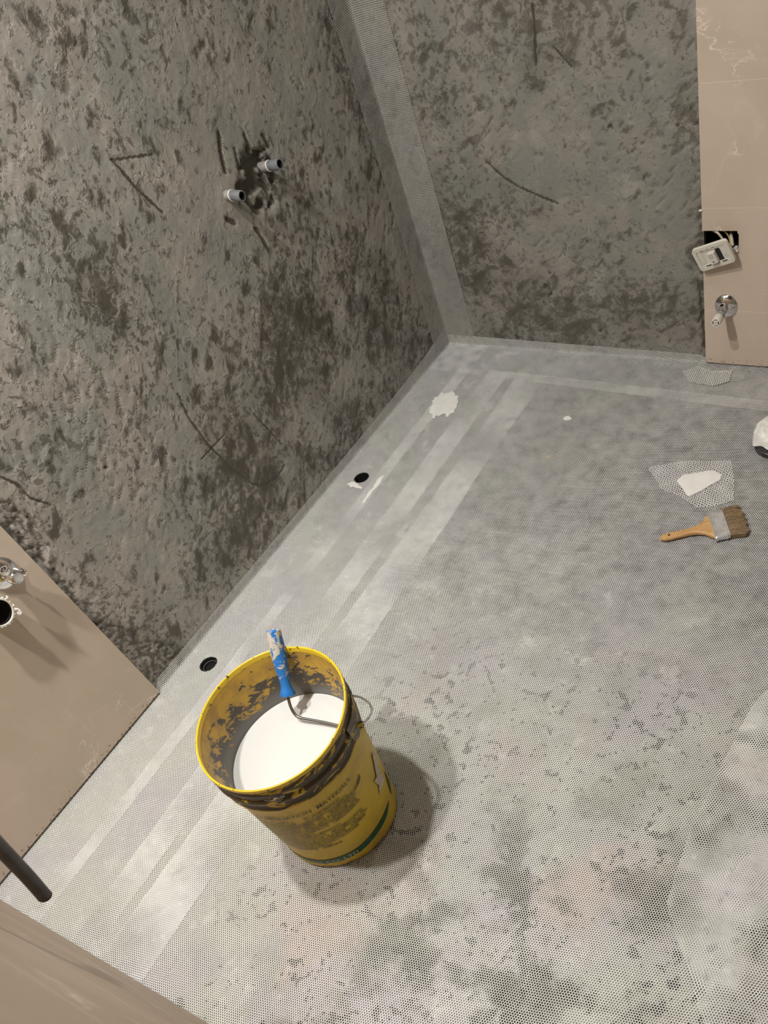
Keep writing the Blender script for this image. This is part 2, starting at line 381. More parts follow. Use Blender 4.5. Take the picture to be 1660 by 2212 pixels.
# numpy value noise
def vnoise(p, seed=0):
    p = np.asarray(p, float); i = np.floor(p).astype(np.int64); f = p - i; f = f * f * (3 - 2 * f)
    def h(a, b, c):
        n = (a * 374761393 + b * 668265263 + c * 2147483647 + seed * 1013904223) & 0xffffffff
        n = ((n ^ (n >> 13)) * 1274126177) & 0xffffffff; n = n ^ (n >> 16); return (n & 0xffff) / 65535.0
    x, y, z = i.T; r = 0
    for dx in (0, 1):
        for dy in (0, 1):
            for dz in (0, 1):
                wgt = (f[:, 0] if dx else 1 - f[:, 0]) * (f[:, 1] if dy else 1 - f[:, 1]) * (f[:, 2] if dz else 1 - f[:, 2])
                r = r + wgt * h(x + dx, y + dy, z + dz)
    return r
def fbm(p, o=4, seed=0, g=0.5):
    a = 1.0; s = 0; t_ = 0; p = np.asarray(p, float)
    for k in range(o): s = s + a * vnoise(p, seed + k); t_ += a; a *= g; p = p * 2.03 + 11.3
    return s / t_
def sstep(x, a, b):
    t_ = np.clip((x - a) / (b - a), 0, 1); return t_ * t_ * (3 - 2 * t_)
def segdist(U, V, pl):
    d = np.full(U.shape, 9.0)
    for (a, b), (c, e) in zip(pl, pl[1:]):
        L2 = (c - a) ** 2 + (e - b) ** 2; t_ = np.clip(((U - a) * (c - a) + (V - b) * (e - b)) / L2, 0, 1)
        d = np.minimum(d, np.hypot(U - a - t_ * (c - a), V - b - t_ * (e - b)))
    return d
def polysd(U, V, poly):
    """signed distance, negative inside"""
    d = segdist(U, V, list(poly) + [poly[0]]); ins = np.zeros(U.shape, bool); n = len(poly)
    for i in range(n):
        a, b = poly[i]; c, e = poly[(i + 1) % n]
        ins ^= ((b > V) != (e > V)) & (U < (c - a) * (V - b) / (e - b + 1e-12) + a)
    return np.where(ins, -d, d)

# ------------------------------------------------------------------ the shell
DX, DY, HZ = 2.35, -2.211, 2.38          # right wall x, front wall y, ceiling z
TL, TB = -1.592, 0.9257                  # where the tiling starts on the left wall / back wall
ROWS = [0.0077, 0.1643, 0.4229, 0.6815, 0.9401, 1.1987, 1.4573, 1.7159, 1.9745, 2.2331]
DRAINS = [(0.0845, -0.700, 0.0245), (0.0815, -1.466, 0.0255)]

def cement_wall(name, axis, umin, umax, mat, grooves, cavity, rough, seed, damps=()):
    st = 0.0045; zt = 1.42
    us = np.arange(umin, umax + st * 0.5, st); us[-1] = umax; zs = np.concatenate([np.arange(0, zt, st), np.array([zt, HZ])])
    U, Z = np.meshgrid(us, zs); u, z = U.ravel(), Z.ravel(); P = np.stack([u, z, np.zeros_like(u)], 1)
    edge = sstep(np.abs(u), 0.0, 0.05) * sstep(z, 0.0, 0.06)
    h = (fbm(P * 5, 3, seed) - 0.62) * 0.007
    c, s = math.cos(0.7), math.sin(0.7)
    Q = np.stack([(u * c + z * s) * 34, (-u * s + z * c) * 100, P[:, 2]], 1)
    pit = sstep(fbm(Q, 3, seed + 9), 0.60, 0.74) * sstep(fbm(P * 4, 2, seed + 3), 0.36, 0.62)
    Q2 = np.stack([u * 60, z * 60, P[:, 2]], 1)
    pit2 = sstep(fbm(Q2, 2, seed + 21), 0.70, 0.80) * sstep(fbm(P * 5, 2, seed + 5), 0.42, 0.62)
    h = h * edge - 0.0022 * pit * edge - 0.0022 * pit2 * edge + (fbm(P * 160, 2, seed + 7) - 0.5) * 0.0004
    stain = 0.55 * pit + 0.6 * pit2
    for pl, wd, dp in grooves:
        wd = max(wd * 0.62, 0.0042); d = segdist(u, z, pl) + (vnoise(P * 90, 4) - 0.5) * wd * 0.5
        g = 1 - sstep(d, wd * 0.4, wd); h = h - dp * g; stain = np.maximum(stain, g)
    for poly, dp, ns in cavity:
        d = polysd(u, z, poly) + (fbm(P * 45, 3, 31) - 0.5) * 0.03
        g = 1 - sstep(d, -0.006, 0.004); lump = sstep(fbm(P * ns, 3, 77), 0.50, 0.60)
        h = h - dp * g * (1 - 0.75 * lump); stain = np.maximum(stain * (1 - g), g * (1 - lump) * 1.1)
    for poly, amp in rough:
        d = polysd(u, z, poly) + (fbm(P * 30, 3, 41) - 0.5) * 0.03
        g = 1 - sstep(d, -0.004, 0.004); nz = fbm(P * 130, 3, 55)
        h = h - g * (0.005 + amp * (0.5 - nz) * 1.2); stain = np.maximum(stain, g * (0.10 + 0.62 * sstep(0.55 - nz, 0.0, 0.13)))
    h = np.minimum(h, 0.0009)
    damp = np.zeros_like(u)
    for (a, b, ra, rb_, amt) in damps:
        q_ = np.hypot((u - a) / ra, (z - b) / rb_) + (fbm(P * 14, 3, 91) - 0.5) * 1.1
        damp = np.maximum(damp, amt * (1 - sstep(q_, 0.35, 1.1)))
    if axis == 0: V = np.stack([h, u, z], 1)
    else: V = np.stack([u, -h, z], 1)
    nu, nz_ = len(us), len(zs)
    i = np.arange(nu - 1)[None, :] + np.arange(nz_ - 1)[:, None] * nu; i = i.ravel()
    F = np.stack([i, i + 1, i + nu + 1, i + nu], 1)
    if axis == 1: F = F
    else: F = F[:, ::-1]
    me = bpy.data.meshes.new(name); me.vertices.add(len(V)); me.vertices.foreach_set('co', V.ravel())
    me.loops.add(F.size); me.loops.foreach_set('vertex_index', F.ravel().astype(np.int32))
    me.polygons.add(len(F)); me.polygons.foreach_set('loop_start', np.arange(0, F.size, 4, dtype=np.int32))
    me.update(calc_edges=True); me.validate()
    me.polygons.foreach_set('use_smooth', np.ones(len(F), bool))
    at = me.attributes.new('stain', 'FLOAT', 'POINT'); at.data.foreach_set('value', stain.astype(np.float32))
    at = me.attributes.new('damp', 'FLOAT', 'POINT'); at.data.foreach_set('value', damp.astype(np.float32))
    me.materials.append(mat); o = bpy.data.objects.new(name, me); COL.objects.link(o)
    return tag(o, kind='structure')

HOLE = [(-0.562, 0.786), (-0.51, 0.80), (-0.462, 0.769), (-0.446, 0.738), (-0.484, 0.700), (-0.516, 0.668), (-0.574, 0.672), (-0.601, 0.716), (-0.597, 0.754)]
gl = [([(-1.049, 0.508), (-1.059, 0.446), (-1.052, 0.368), (-1.029, 0.28), (-0.998, 0.203), (-0.969, 0.172), (-0.912, 0.158), (-0.872, 0.166)], 0.0075, 0.002),
      ([(-0.885, 0.93), (-0.868, 0.875), (-0.836, 0.808)], 0.008, 0.002), ([(-0.885, 0.93), (-0.785, 0.898)], 0.006, 0.0015),
      ([(-1.092, 0.356), (-0.994, 0.356)], 0.0045, 0.001), ([(-0.88, 0.338), (-0.844, 0.215)], 0.005, 0.001),
      ([(-1.53, 0.66), (-1.502, 0.605), (-1.5, 0.567), (-1.475, 0.527)], 0.006, 0.002),
      ([(-0.581, 0.856), (-0.602, 0.823), (-0.614, 0.790)], 0.012, 0.004), ([(-0.557, 0.816), (-0.572, 0.770)], 0.009, 0.003), ([(-0.51, 0.825), (-0.516, 0.782)], 0.008, 0.003),
      ([(-0.455, 0.80), (-0.452, 0.775)], 0.012, 0.003), ([(-0.67, 0.715), (-0.655, 0.70)], 0.014, 0.004), ([(-0.60, 0.66), (-0.59, 0.60)], 0.012, 0.003)]
gb = [([(0.306, 0.538), (0.354, 0.498), (0.393, 0.476), (0.447, 0.454), (0.508, 0.432)], 0.007, 0.002),
      ([(0.525, 0.851), (0.521, 0.809), (0.508, 0.74)], 0.009, 0.002), ([(0.563, 0.771), (0.605, 0.729)], 0.006, 0.0015),
      ([(0.9, 0.12), (0.925, 0.16)], 0.01, 0.004), ([(0.905, 0.24), (0.915, 0.10), (0.92, 0.04)], 0.005, 0.002)]
rl = [([(-1.592, 0.26), (-1.565, 0.235), (-1.539, 0.217), (-1.526, 0.156), (-1.499, 0.095), (-1.476, 0.055), (-1.476, 0.02), (-1.592, 0.01)], 0.007),
      ([(-1.575, 0.62), (-1.527, 0.575), (-1.53, 0.52), (-1.559, 0.444), (-1.566, 0.366), (-1.568, 0.25), (-1.592, 0.22), (-1.592, 0.62)], 0.010)]
wl = cement_wall('wall_left', 0, TL - 0.02, 0.0, M['cement_left'], gl, [(HOLE, 0.016, 55)], rl, 3, [(-0.64, 0.38, 0.20, 0.22, 1.0), (-0.93, 0.30, 0.20, 0.24, 0.9), (-0.27, 0.30, 0.22, 0.30, 0.85), (-0.05, 0.5, 0.12, 0.6, 0.6), (-0.53, 0.73, 0.12, 0.12, 0.75), (-1.08, 0.78, 0.12, 0.10, 0.55), (-1.13, 0.12, 0.3, 0.10, 0.5), (-0.6, 0.08, 0.5, 0.08, 0.6), (-1.50, 0.06, 0.10, 0.2, 0.7)])
rb = [([(0.905, 0.42), (0.915, 0.30), (0.908, 0.2), (0.915, 0.1), (0.91, 0.02), (0.95, 0.02), (0.95, 0.42)], 0.008)]
wb = cement_wall('wall_back', 1, 0.0, TB + 0.002, M['cement_back'], gb, [], rb, 40, [(0.12, 0.30, 0.16, 0.24, 0.9), (0.32, 0.16, 0.26, 0.16, 0.8), (0.8, 0.14, 0.25, 0.12, 0.55), (0.55, 0.80, 0.16, 0.12, 0.6), (0.9, 0.5, 0.05, 0.5, 0.5), (0.35, 0.45, 0.2, 0.1, 0.4)])

def tiled(axis, u0, u1, notch=None, face=0.012, base=-0.02, rows=ROWS, top=HZ):
    """tile rows: outline (u,z) extruded from the wall plane; real gaps, grout behind"""
    bm = B(); g = 0.0007; rr = list(rows) + [top]
    def T(verts):
        for v in verts:
            u, z, n = v.co
            v.co = Vector((n, u, z)) if axis == 0 else Vector((u, -n, z))
    for a, b in zip(rr, rr[1:]):
        pts = [(u0, a + g), (u1, a + g), (u1, b - g), (u0, b - g)]
        if notch and a < notch[2] < b:
            nu, z0, z1 = notch[1], notch[2], notch[3]
            pts = [(u0, a + g), (u1, a + g), (u1, b - g), (u0, b - g), (u0, z1), (nu - 0.004, z1), (nu - 0.003, z1 - 0.006), (nu, z1 - 0.008), (nu, z0), (u0, z0)]
        vs_ = prism(bm, pts, base + 0.019 if not notch else 0.0005, face); T(vs_)
    return bm
# left wall tiling
def tile_group(wall, bm, gbm):
    obj('tile_cladding', bm, M['tile'], wall, smooth=False)
    obj('grout', gbm, M['grout'], wall, smooth=False)
bm = tiled(0, -2.35, TL); gb_ = B(); box(gb_, (0.001, -2.349, 0.012), (0.0117, TL - 0.001, HZ)); tile_group(wl, bm, gb_)
notch = (TB, 1.0228, 0.3225, 0.3697)
bm = tiled(1, TB, DX, notch); gb_ = B()
for a, b in (((TB + 0.002, 0.012), (DX, 0.320)), ((1.0255, 0.318), (DX, 0.372)), ((TB + 0.002, 0.371), (DX, HZ))):
    box(gb_, (a[0], -0.0117, a[1]), (b[0], -0.001, b[1]))
tile_group(wb, bm, gb_)
# masonry behind the tiling with the sunk switch box opening
bm = B(); sheet(bm, [(TB, 0), (DX, 0), (DX, HZ), (TB, HZ), (TB, 0.375), (1.028, 0.375), (1.028, 0.285), (TB, 0.285)])
for v in bm.verts: v.co = Vector((v.co.x, 0.0006, v.co.y))
obj('masonry', bm, M['cement_back'], wb, smooth=False)
bm = B()
def quad(bm, *p): bm.faces.new([bm.verts.new(q) for q in p])
x0, x1, z0, z1, yb = 0.9262, 1.026, 0.287, 0.373, 0.055
quad(bm, (x0, yb, z0), (x1, yb, z0), (x1, yb, z1), (x0, yb, z1)); quad(bm, (x0, 0, z0), (x1, 0, z0), (x1, yb, z0), (x0, yb, z0))
quad(bm, (x0, 0, z1), (x1, 0, z1), (x1, yb, z1), (x0, yb, z1)); quad(bm, (x0, 0, z0), (x0, yb, z0), (x0, yb, z1), (x0, 0, z1)); quad(bm, (x1, 0, z0), (x1, yb, z0), (x1, yb, z1), (x1, 0, z1))
obj('sunk_box', bm, M['hole_dark'], wb, smooth=False)
bm = B(); quad(bm, (0.0, -2.35, 0), (0.0, TL - 0.01, 0), (0.0, TL - 0.01, HZ), (0.0, -2.35, HZ)); obj('masonry', bm, M['cement_left'], wl, smooth=False)

# front: tiled half-height partition the photographer stands against
wf = obj('wall_front', (lambda b: (box(b, (-0.05, DY - 0.11, -0.02), (DX, DY - 0.012, 1.36)), b)[1])(B()), M['grout'], smooth=False); tag(wf, kind='structure')
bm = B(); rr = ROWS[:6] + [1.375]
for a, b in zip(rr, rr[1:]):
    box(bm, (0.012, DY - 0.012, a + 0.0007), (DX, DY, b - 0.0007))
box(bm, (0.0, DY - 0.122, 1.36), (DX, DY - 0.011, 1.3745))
obj('tile_cladding', bm, M['tile_shaded'], wf, smooth=False)
bm = B(); quad(bm, (DX, DY - 0.1, 0), (DX, 0.01, 0), (DX, 0.01, HZ), (DX, DY - 0.1, HZ))
tag(obj('wall_right', bm, plain('plain_cement', (0.20, 0.185, 0.16), 0.8), smooth=False), kind='structure')
bm = B(); box(bm, (-0.02, -3.2, HZ), (DX + 0.02, 0.02, HZ + 0.02)); tag(obj('ceiling', bm, M['ceiling'], smooth=False), kind='structure')

# floor with the two drain holes
bm = B(); sheet(bm, [(-0.02, DY - 0.12), (DX + 0.02, DY - 0.12), (DX + 0.02, 0.02), (-0.02, 0.02)], [circle(x, y, r) for x, y, r in DRAINS])
fl = tag(obj('floor', bm, M['floor'], smooth=False), kind='structure')

# ------------------------------------------------------------------ netting
SR = math.radians
M['net_main'] = net_mat('white_net_main', SR(41), 0.0051, -0.50)
M['net_a'] = net_mat('white_net_a', SR(39.5), 0.0051, -0.40)
M['net_b'] = net_mat('white_net_b', SR(40.2), 0.00514, -0.40)
M['net_right'] = net_mat('white_net_right', SR(40.3), 0.00515, -0.62, wob=0.0030)
M['net_tape'] = net_mat('white_net_tape', SR(38.2), 0.0051, -0.40)
M['net_back'] = net_mat('white_net_back', SR(42.5), 0.0051, -0.38)
M['net_patch'] = net_mat('white_net_patch', SR(8), 0.0070, -0.35, wob=0.003)
M['net_vert'] = net_mat('white_net_corner', SR(34), 0.0047, -0.45, (0.50, 0.49, 0.44), lilac=0.5)

def add_uv(me, fn):
    uv = me.uv_layers.new(name='UVMap')
    for l in me.loops: uv.data[l.index].uv = fn(me.vertices[l.vertex_index].co)
def wavy(pts, amp=0.0015, step=0.03, seed=1):
    """resample a closed outline with slightly uneven cut edges"""
    rnd = random.Random(seed); out = []
    for i, (a, b) in enumerate(pts):
        c, d = pts[(i + 1) % len(pts)]; L = math.hypot(c - a, d - b); n = max(1, int(L / step))
        for j in range(n): out.append((a + (c - a) * j / n + rnd.uniform(-amp, amp), b + (d - b) * j / n + rnd.uniform(-amp, amp)))
    return out
def net_sheet(z, outline, mat, label, cat='netting', holes=(), group=None, seed=1, dz=None, name='net_sheet'):
    bm = B(); sheet(bm, wavy(outline, seed=seed), holes)
    o = obj(name, bm, mat, smooth=False)
    for v in o.data.vertices: v.co.z = z + (dz(v.co.x, v.co.y) if dz else 0)
    add_uv(o.data, lambda c: (c.x, c.y))
    return tag(o, label, cat, group)
def folded(name, mat, side, s0, s1, up, inn, z0, label, holes=(), upf=None, innf=None, seed=3):
    """tape folded along a wall/floor joint. side 0: along y on wall x=0; 1: along x on wall y=0"""
    rnd = random.Random(seed); step = 0.02; n = int(abs(s1 - s0) / step); rr = 0.009; off = 0.0022
    prof_n = 6; V = []; UV = []; F = []
    for i in range(n + 1):
        s = s0 + (s1 - s0) * i / n; u_ = (upf(s) if upf else up) + rnd.uniform(-1, 1) * 0.0008; w_ = (innf(s) if innf else inn) + rnd.uniform(-1, 1) * 0.001
        pr = [(off, u_), (off, (u_ + rr) / 2), (off, rr + z0)]
        for j in range(1, prof_n): a = math.pi / 2 * j / prof_n; pr.append((off + rr * (1 - math.cos(a)), z0 + rr * (1 - math.sin(a))))
        pr += [(off + rr, z0), (0.03, z0)]
        arc = [-(u_)]; 
        for (a, b), (c, d) in zip(pr, pr[1:]): arc.append(arc[-1] + math.hypot(c - a, d - b))
        for (d_, z_), t_ in zip(pr, arc):
            V.append((d_, s, z_) if side == 0 else (s, -d_, z_)); UV.append((t_, s) if side == 0 else (s, -t_))
    m_ = len(V) // (n + 1)
    for i in range(n):
        for j in range(m_ - 1): F.append((i * m_ + j, i * m_ + j + 1, (i + 1) * m_ + j + 1, (i + 1) * m_ + j))
    nf = len(V)
    # the flat part on the floor, cut around any drain
    if side == 0: inner = [(0.03, s0 + (s1 - s0) * i / n) for i in range(n + 1)]; outer = [((innf(s) if innf else inn) + rnd.uniform(-1, 1) * 0.001, s) for s in [s0 + (s1 - s0) * i / n for i in range(n + 1)]]
    else: inner = [(s0 + (s1 - s0) * i / n, -0.03) for i in range(n + 1)]; outer = [(s, -((innf(s) if innf else inn) + rnd.uniform(-1, 1) * 0.001)) for s in [s0 + (s1 - s0) * i / n for i in range(n + 1)]]
    bm = B(); sheet(bm, inner + outer[::-1], holes)
    bm.verts.ensure_lookup_table(); bm.verts.index_update()
    for v in bm.verts: V.append((v.co.x, v.co.y, z0)); UV.append((v.co.x, v.co.y))
    for f in bm.faces: F.append(tuple(nf + v.index for v in f.verts))
    bm.free()
    o = obj(name, (V, [], F), mat, smooth=True)
    uv = o.data.uv_layers.new(name='UVMap')
    for l in o.data.loops: uv.data[l.index].uv = UV[l.vertex_index]
    return tag(o, label, 'netting', 'strips of netting folded along the wall foot')

dh = [circle(x, y, r * 1.0, 26, 0.10) for x, y, r in DRAINS]
blob1 = [(0.119, -0.318), (0.12, -0.274), (0.157, -0.259), (0.198, -0.277), (0.215, -0.328), (0.224, -0.374), (0.188, -0.373), (0.166, -0.395), (0.138, -0.364)]
blob2 = [(1.035, -0.525), (1.045, -0.5), (1.112, -0.468), (1.145, -0.48), (1.146, -0.502), (1.112, -0.551), (1.091, -0.579), (1.078, -0.568)]
folded('net_strip', M['net_tape'], 0, 0.0, DY, 0.033, 0.17, 0.0016, 'long white net strip folded up the foot of the left rough cement wall', holes=dh,
       upf=lambda s: 0.032 + 0.03 * math.exp(s / 0.18) if s > TL + 0.01 else 0.0145 + 0.001, innf=lambda s: 0.160 - 0.012 * s)
folded('net_strip', M['net_back'], 1, 0.0, DX, 0.03, 0.165, 0.0010, 'white net strip folded up the foot of the back wall, crossing under the socket side', innf=lambda s: 0.150 + 0.042 * s, upf=lambda s: 0.0335 - 0.010 * s if s < TB - 0.02 else 0.0155)
net_sheet(0.0022, [(0.118, -0.135), (0.235, -0.130), (0.31, -0.135), (0.34, -1.1), (0.375, -2.2105), (0.15, -2.2105), (0.135, -1.1)], M['net_a'], 'narrow white net width laid beside the strip along the left wall, under the bucket side', group='net widths laid across the floor')
net_sheet(0.0028, [(0.235, -0.128), (0.45, -0.135), (0.455, -0.5), (0.485, -1.08), (0.53, -2.2105), (0.30, -2.2105), (0.265, -1.1), (0.25, -0.6)], M['net_b'], 'second white net width from the left wall, overlapping its neighbour in pale bands', group='net widths laid across the floor', seed=5)
net_sheet(0.0034, [(0.345, -0.130), (DX, -0.20), (DX, -2.2105), (0.40, -2.2105), (0.375, -1.1), (0.365, -0.5)], M['net_main'], 'wide white net sheet covering most of the floor, with the brush lying on it', group='net widths laid across the floor', seed=9)
net_sheet(0.0041, [(1.50, -1.03), (1.455, -1.16), (1.445, -1.30), (1.44, -1.49), (1.452, -1.642), (1.508, -1.715), (1.60, -1.83), (1.75, -2.0), (2.3, -2.0), (2.3, -1.03)], M['net_right'], 'overlapping white net sheet at the right edge with a dense moire look', group='net widths laid across the floor', seed=11)
pp = net_sheet(0.0048, [(0.937, -0.487), (1.015, -0.448), (1.146, -0.419), (1.175, -0.482), (1.205, -0.565), (1.162, -0.600), (1.12, -0.612), (1.066, -0.579), (1.008, -0.564)], M['net_patch'], 'loose net flaps puckered around the white cement patch above the brush', 'netting', seed=4,
               dz=lambda x, y: 0.004 * math.exp(-((x - 1.10) ** 2 + (y + 0.52) ** 2) / 0.004), name='net_flap')
net_sheet(0.0045, [(0.872, -0.060), (0.907, -0.030), (0.96, -0.05), (1.014, -0.035), (1.025, -0.09), (0.986, -0.118), (0.911, -0.105)], M['net_patch'], 'small crumpled net scrap on the floor below the edge of the back tiles', 'netting', seed=8, name='net_scrap', dz=lambda x, y: 0.003 * math.sin(x * 90) ** 2)

# vertical corner strip
n = 90; V = []; UV = []; F = []; rnd = random.Random(2)
for i in range(n + 1):
    z = 0.012 + (HZ - 0.03) * i / n
    L = 0.080 + rnd.uniform(-1, 1) * 0.0006 + 0.012 * math.exp(-z / 0.15); Rr = 0.112 + rnd.uniform(-1, 1) * 0.0006
    off = 0.0025; r0 = 0.010 + 0.003 * math.sin(z * 9)
    pr = [(off, -L), (off, -(L + r0) / 2)]
    for j in range(7): a = math.pi / 2 * j / 6; pr.append((off + r0 * (1 - math.cos(a)), -(off + r0 * (1 - math.sin(a)))))
    pr += [((Rr + r0) / 2, -off), (Rr, -off)]
    arc = [-L]
    for (a, b), (c, d) in zip(pr, pr[1:]): arc.append(arc[-1] + math.hypot(c - a, d - b))
    for (x, y), t_ in zip(pr, arc): V.append((x, y, z)); UV.append((t_, z))
m_ = len(V) // (n + 1)
for i in range(n):
    for j in range(m_ - 1): F.append((i * m_ + j, i * m_ + j + 1, (i + 1) * m_ + j + 1, (i + 1) * m_ + j))
o = obj('net_strip', (V, [], F), M['net_vert'], smooth=True); uv = o.data.uv_layers.new(name='UVMap')
for l in o.data.loops: uv.data[l.index].uv = UV[l.vertex_index]
tag(o, 'tall white net strip running up the corner between the two cement walls', 'netting')

# white cement patches
def ragged(poly, k=6, amp=0.004, seed=1):
    rnd = random.Random(seed); out = []
    for i, (a, b) in enumerate(poly):
        c, d = poly[(i + 1) % len(poly)]
        for j in range(k): out.append((a + (c - a) * j / k + rnd.uniform(-amp, amp), b + (d - b) * j / k + rnd.uniform(-amp, amp)))
    return out
def blob(poly, z, hgt, label, k, amp, seed):
    pts = ragged(poly, k, amp, seed); cx_ = sum(p[0] for p in pts) / len(pts); cy_ = sum(p[1] for p in pts) / len(pts); bm = B(); rings = []
    for s, h in ((1, 0), (0.97, hgt * 0.7), (0.85, hgt), (0.6, hgt * 1.15), (0.3, hgt * 1.05)):
        rings.append([bm.verts.new((cx_ + (x - cx_) * s, cy_ + (y - cy_) * s, z + h)) for x, y in pts])
    for p, q in zip(rings, rings[1:]):
        for i in range(len(p)): bm.faces.new((p[i], p[(i + 1) % len(p)], q[(i + 1) % len(p)], q[i]))
    bm.faces.new(rings[-1]); return tag(obj('cement_patch', bm, M['patch']), label, 'cement')
blob(blob1, 0.003, 0.003, 'jagged blob of white cement on the net near the wall corner', 7, 0.007, 3)
blob(blob2, 0.0062, 0.0030, 'smooth white cement patch showing through the cut net above the brush', 4, 0.0012, 5)
blob([(0.598, -0.322), (0.612, -0.314), (0.628, -0.322), (0.622, -0.332), (0.604, -0.333)], 0.0036, 0.0008, 'faint small smear of white cement out on the net sheet', 4, 0.003, 6)
for q, lab, sd in (([(0.050, -0.735), (0.075, -0.722), (0.10, -0.735), (0.118, -0.742), (0.10, -0.748), (0.07, -0.745)], 'thin white cement smear just below the upper drain hole', 7),
                   ([(0.148, -0.69), (0.163, -0.66), (0.167, -0.72), (0.165, -0.80), (0.155, -0.80), (0.152, -0.74)], 'narrow white cement smear along the overlap right of the upper drain', 8)):
    blob(q, 0.0028, 0.0012, lab, 5, 0.004, sd)

# drains
for i, (x, y, r) in enumerate(DRAINS):
    t_ = empty('floor_drain', (x, y, 0)); tag(t_, ('round black drain hole in the net near the corner, ring deep inside', 'round black drain hole in the net behind the bucket, cap close to the top')[i], 'drain', None)
    bm = B(); lathe(bm, [(r, 0.0008), (r, -0.07), (r - 0.003, -0.07), (r - 0.0032, 0.0002)], n=36, close=True); obj('pipe_wall', bm, M['black'], t_)
    dz = (-0.030, -0.010)[i]; bm = B(); lathe(bm, [(r - 0.0035, dz), (r - 0.0035, dz - 0.004), (0, dz - 0.004)], n=36); lathe(bm, [(r - 0.0035, dz + 0.001), (r - 0.006, dz + 0.001), (r - 0.006, dz - 0.003), (r - 0.0035, dz - 0.003)], n=36, close=True)
    obj('cap', bm, M['grey_light'] if False else M['black'], t_)
    bm = B(); lathe(bm, [(r - 0.0052, dz + 0.0018), (r - 0.0062, dz + 0.0022), (r - 0.0068, dz + 0.0012)], n=36, close=True); obj('lip_ring', bm, M['grey_pvc'], t_)

# ------------------------------------------------------------------ the bucket
BX, BY, BH, RB, RT = 0.7204, -1.7166, 0.3616, 0.1287, 0.1568
def pb(a, z, off=0.0):
    k = z / BH; r = RB + (RT - RB) * k; r *= 1 + k * (-0.0159 * math.cos(2 * a) - 0.0565 * math.sin(2 * a))
    return Vector((0.0056 * k + (r + off) * math.cos(a), 0.0126 * k + (r + off) * math.sin(a), z))
pail = empty('paint_bucket', (BX, BY, 0.0045)); tag(pail, 'scuffed yellow plastic bucket of white coating standing on the netted floor', 'bucket')
def shell(prof, n=120, close=False):
    bm = B(); rings = []
    for off, z in prof:
        rings.append([bm.verts.new(pb(2 * math.pi * i / n, z, off)) for i in range(n)])
    prs = list(zip(rings, rings[1:])) + ([(rings[-1], rings[0])] if close else [])
    for p, q in prs:
        for i in range(n): bm.faces.new((p[i], p[(i + 1) % n], q[(i + 1) % n], q[i]))
    return bm, rings
bm, rg = shell([(-0.012, 0.001), (-0.003, 0.0), (0.0, 0.003), (0.0012, 0.008), (0.0012, 0.016), (0.0, 0.019), (-0.001, 0.04), (-0.0015, 0.12), (-0.002, 0.20), (-0.002, 0.272), (0.0022, 0.276), (0.003, 0.281), (0.0022, 0.286), (-0.001, 0.292), (-0.001, 0.306),
                (0.0035, 0.309), (0.0042, 0.314), (0.0030, 0.318), (-0.0008, 0.322), (-0.0008, 0.334), (0.0018, 0.337), (0.0022, 0.341), (0.0, 0.345), (-0.0008, 0.352)])
bm.faces.new(rg[0]); obj('body', bm, M['pail'], pail)
bm, rg = shell([(-0.0008, 0.351), (0.0010, 0.3535), (0.0015, 0.3575), (0.0006, 0.3608), (-0.0012, 0.3618), (-0.0030, 0.3605), (-0.0036, 0.3565), (-0.0036, 0.350)]); obj('rim', bm, M['rim'], pail)
bm, rg = shell([(-0.0040, 0.3502), (-0.0046, 0.34), (-0.0056, 0.30), (-0.0056, 0.21), (-0.0050, 0.03)]); obj('inner_wall', bm, M['pail_in'], pail)
# ear with the bail pivot, the flap below the rim, bail wire
EA = SR(29)
for s_, nm in ((0, 'a'), (1, 'b')):
    a0 = EA + math.pi * s_; bm = B(); g = []
    pts = [(-0.30, 0.338), (0.0, 0.338), (0.30, 0.338), (0.26, 0.31), (0.12, 0.285), (0.03, 0.268), (-0.03, 0.266), (-0.14, 0.283), (-0.28, 0.30)]
    lo = [bm.verts.new(pb(a0 + u, z, 0.0015)) for u, z in pts]; hi = [bm.verts.new(pb(a0 + u, z, 0.0100 - 0.02 * abs(u))) for u, z in pts]
    bm.faces.new(lo); bm.faces.new(hi)
    for i in range(len(pts)): bm.faces.new((lo[i], lo[(i + 1) % len(pts)], hi[(i + 1) % len(pts)], hi[i]))
    d = Vector((math.cos(a0), math.sin(a0), 0)); lathe(bm, [(0.007, -0.001), (0.007, 0.006), (0.0055, 0.007), (0, 0.007)], pb(a0, 0.292, 0.0065), d, 16)
    obj('ear', bm, M['pail'], pail)
pts = []
for a_, r_, z_ in ((29, .148, .296), (29.3, .158, .2955), (33, .167, .2935), (40, .173, .2875), (50, .170, .2755), (63, .164, .2575), (77, .162, .2355), (95, .161, .212), (128, .160, .190), (165, .161, .215), (190, .166, .258), (203, .171, .284), (209, .166, .294), (209, .148, .296)):
    pts.append(Vector((.005 + r_ * math.cos(SR(a_)), .010 + r_ * math.sin(SR(a_)), z_)))
bm = B(); tube(bm, pts, 0.0024, 10); obj('bail_wire', bm, M['wire'], pail)

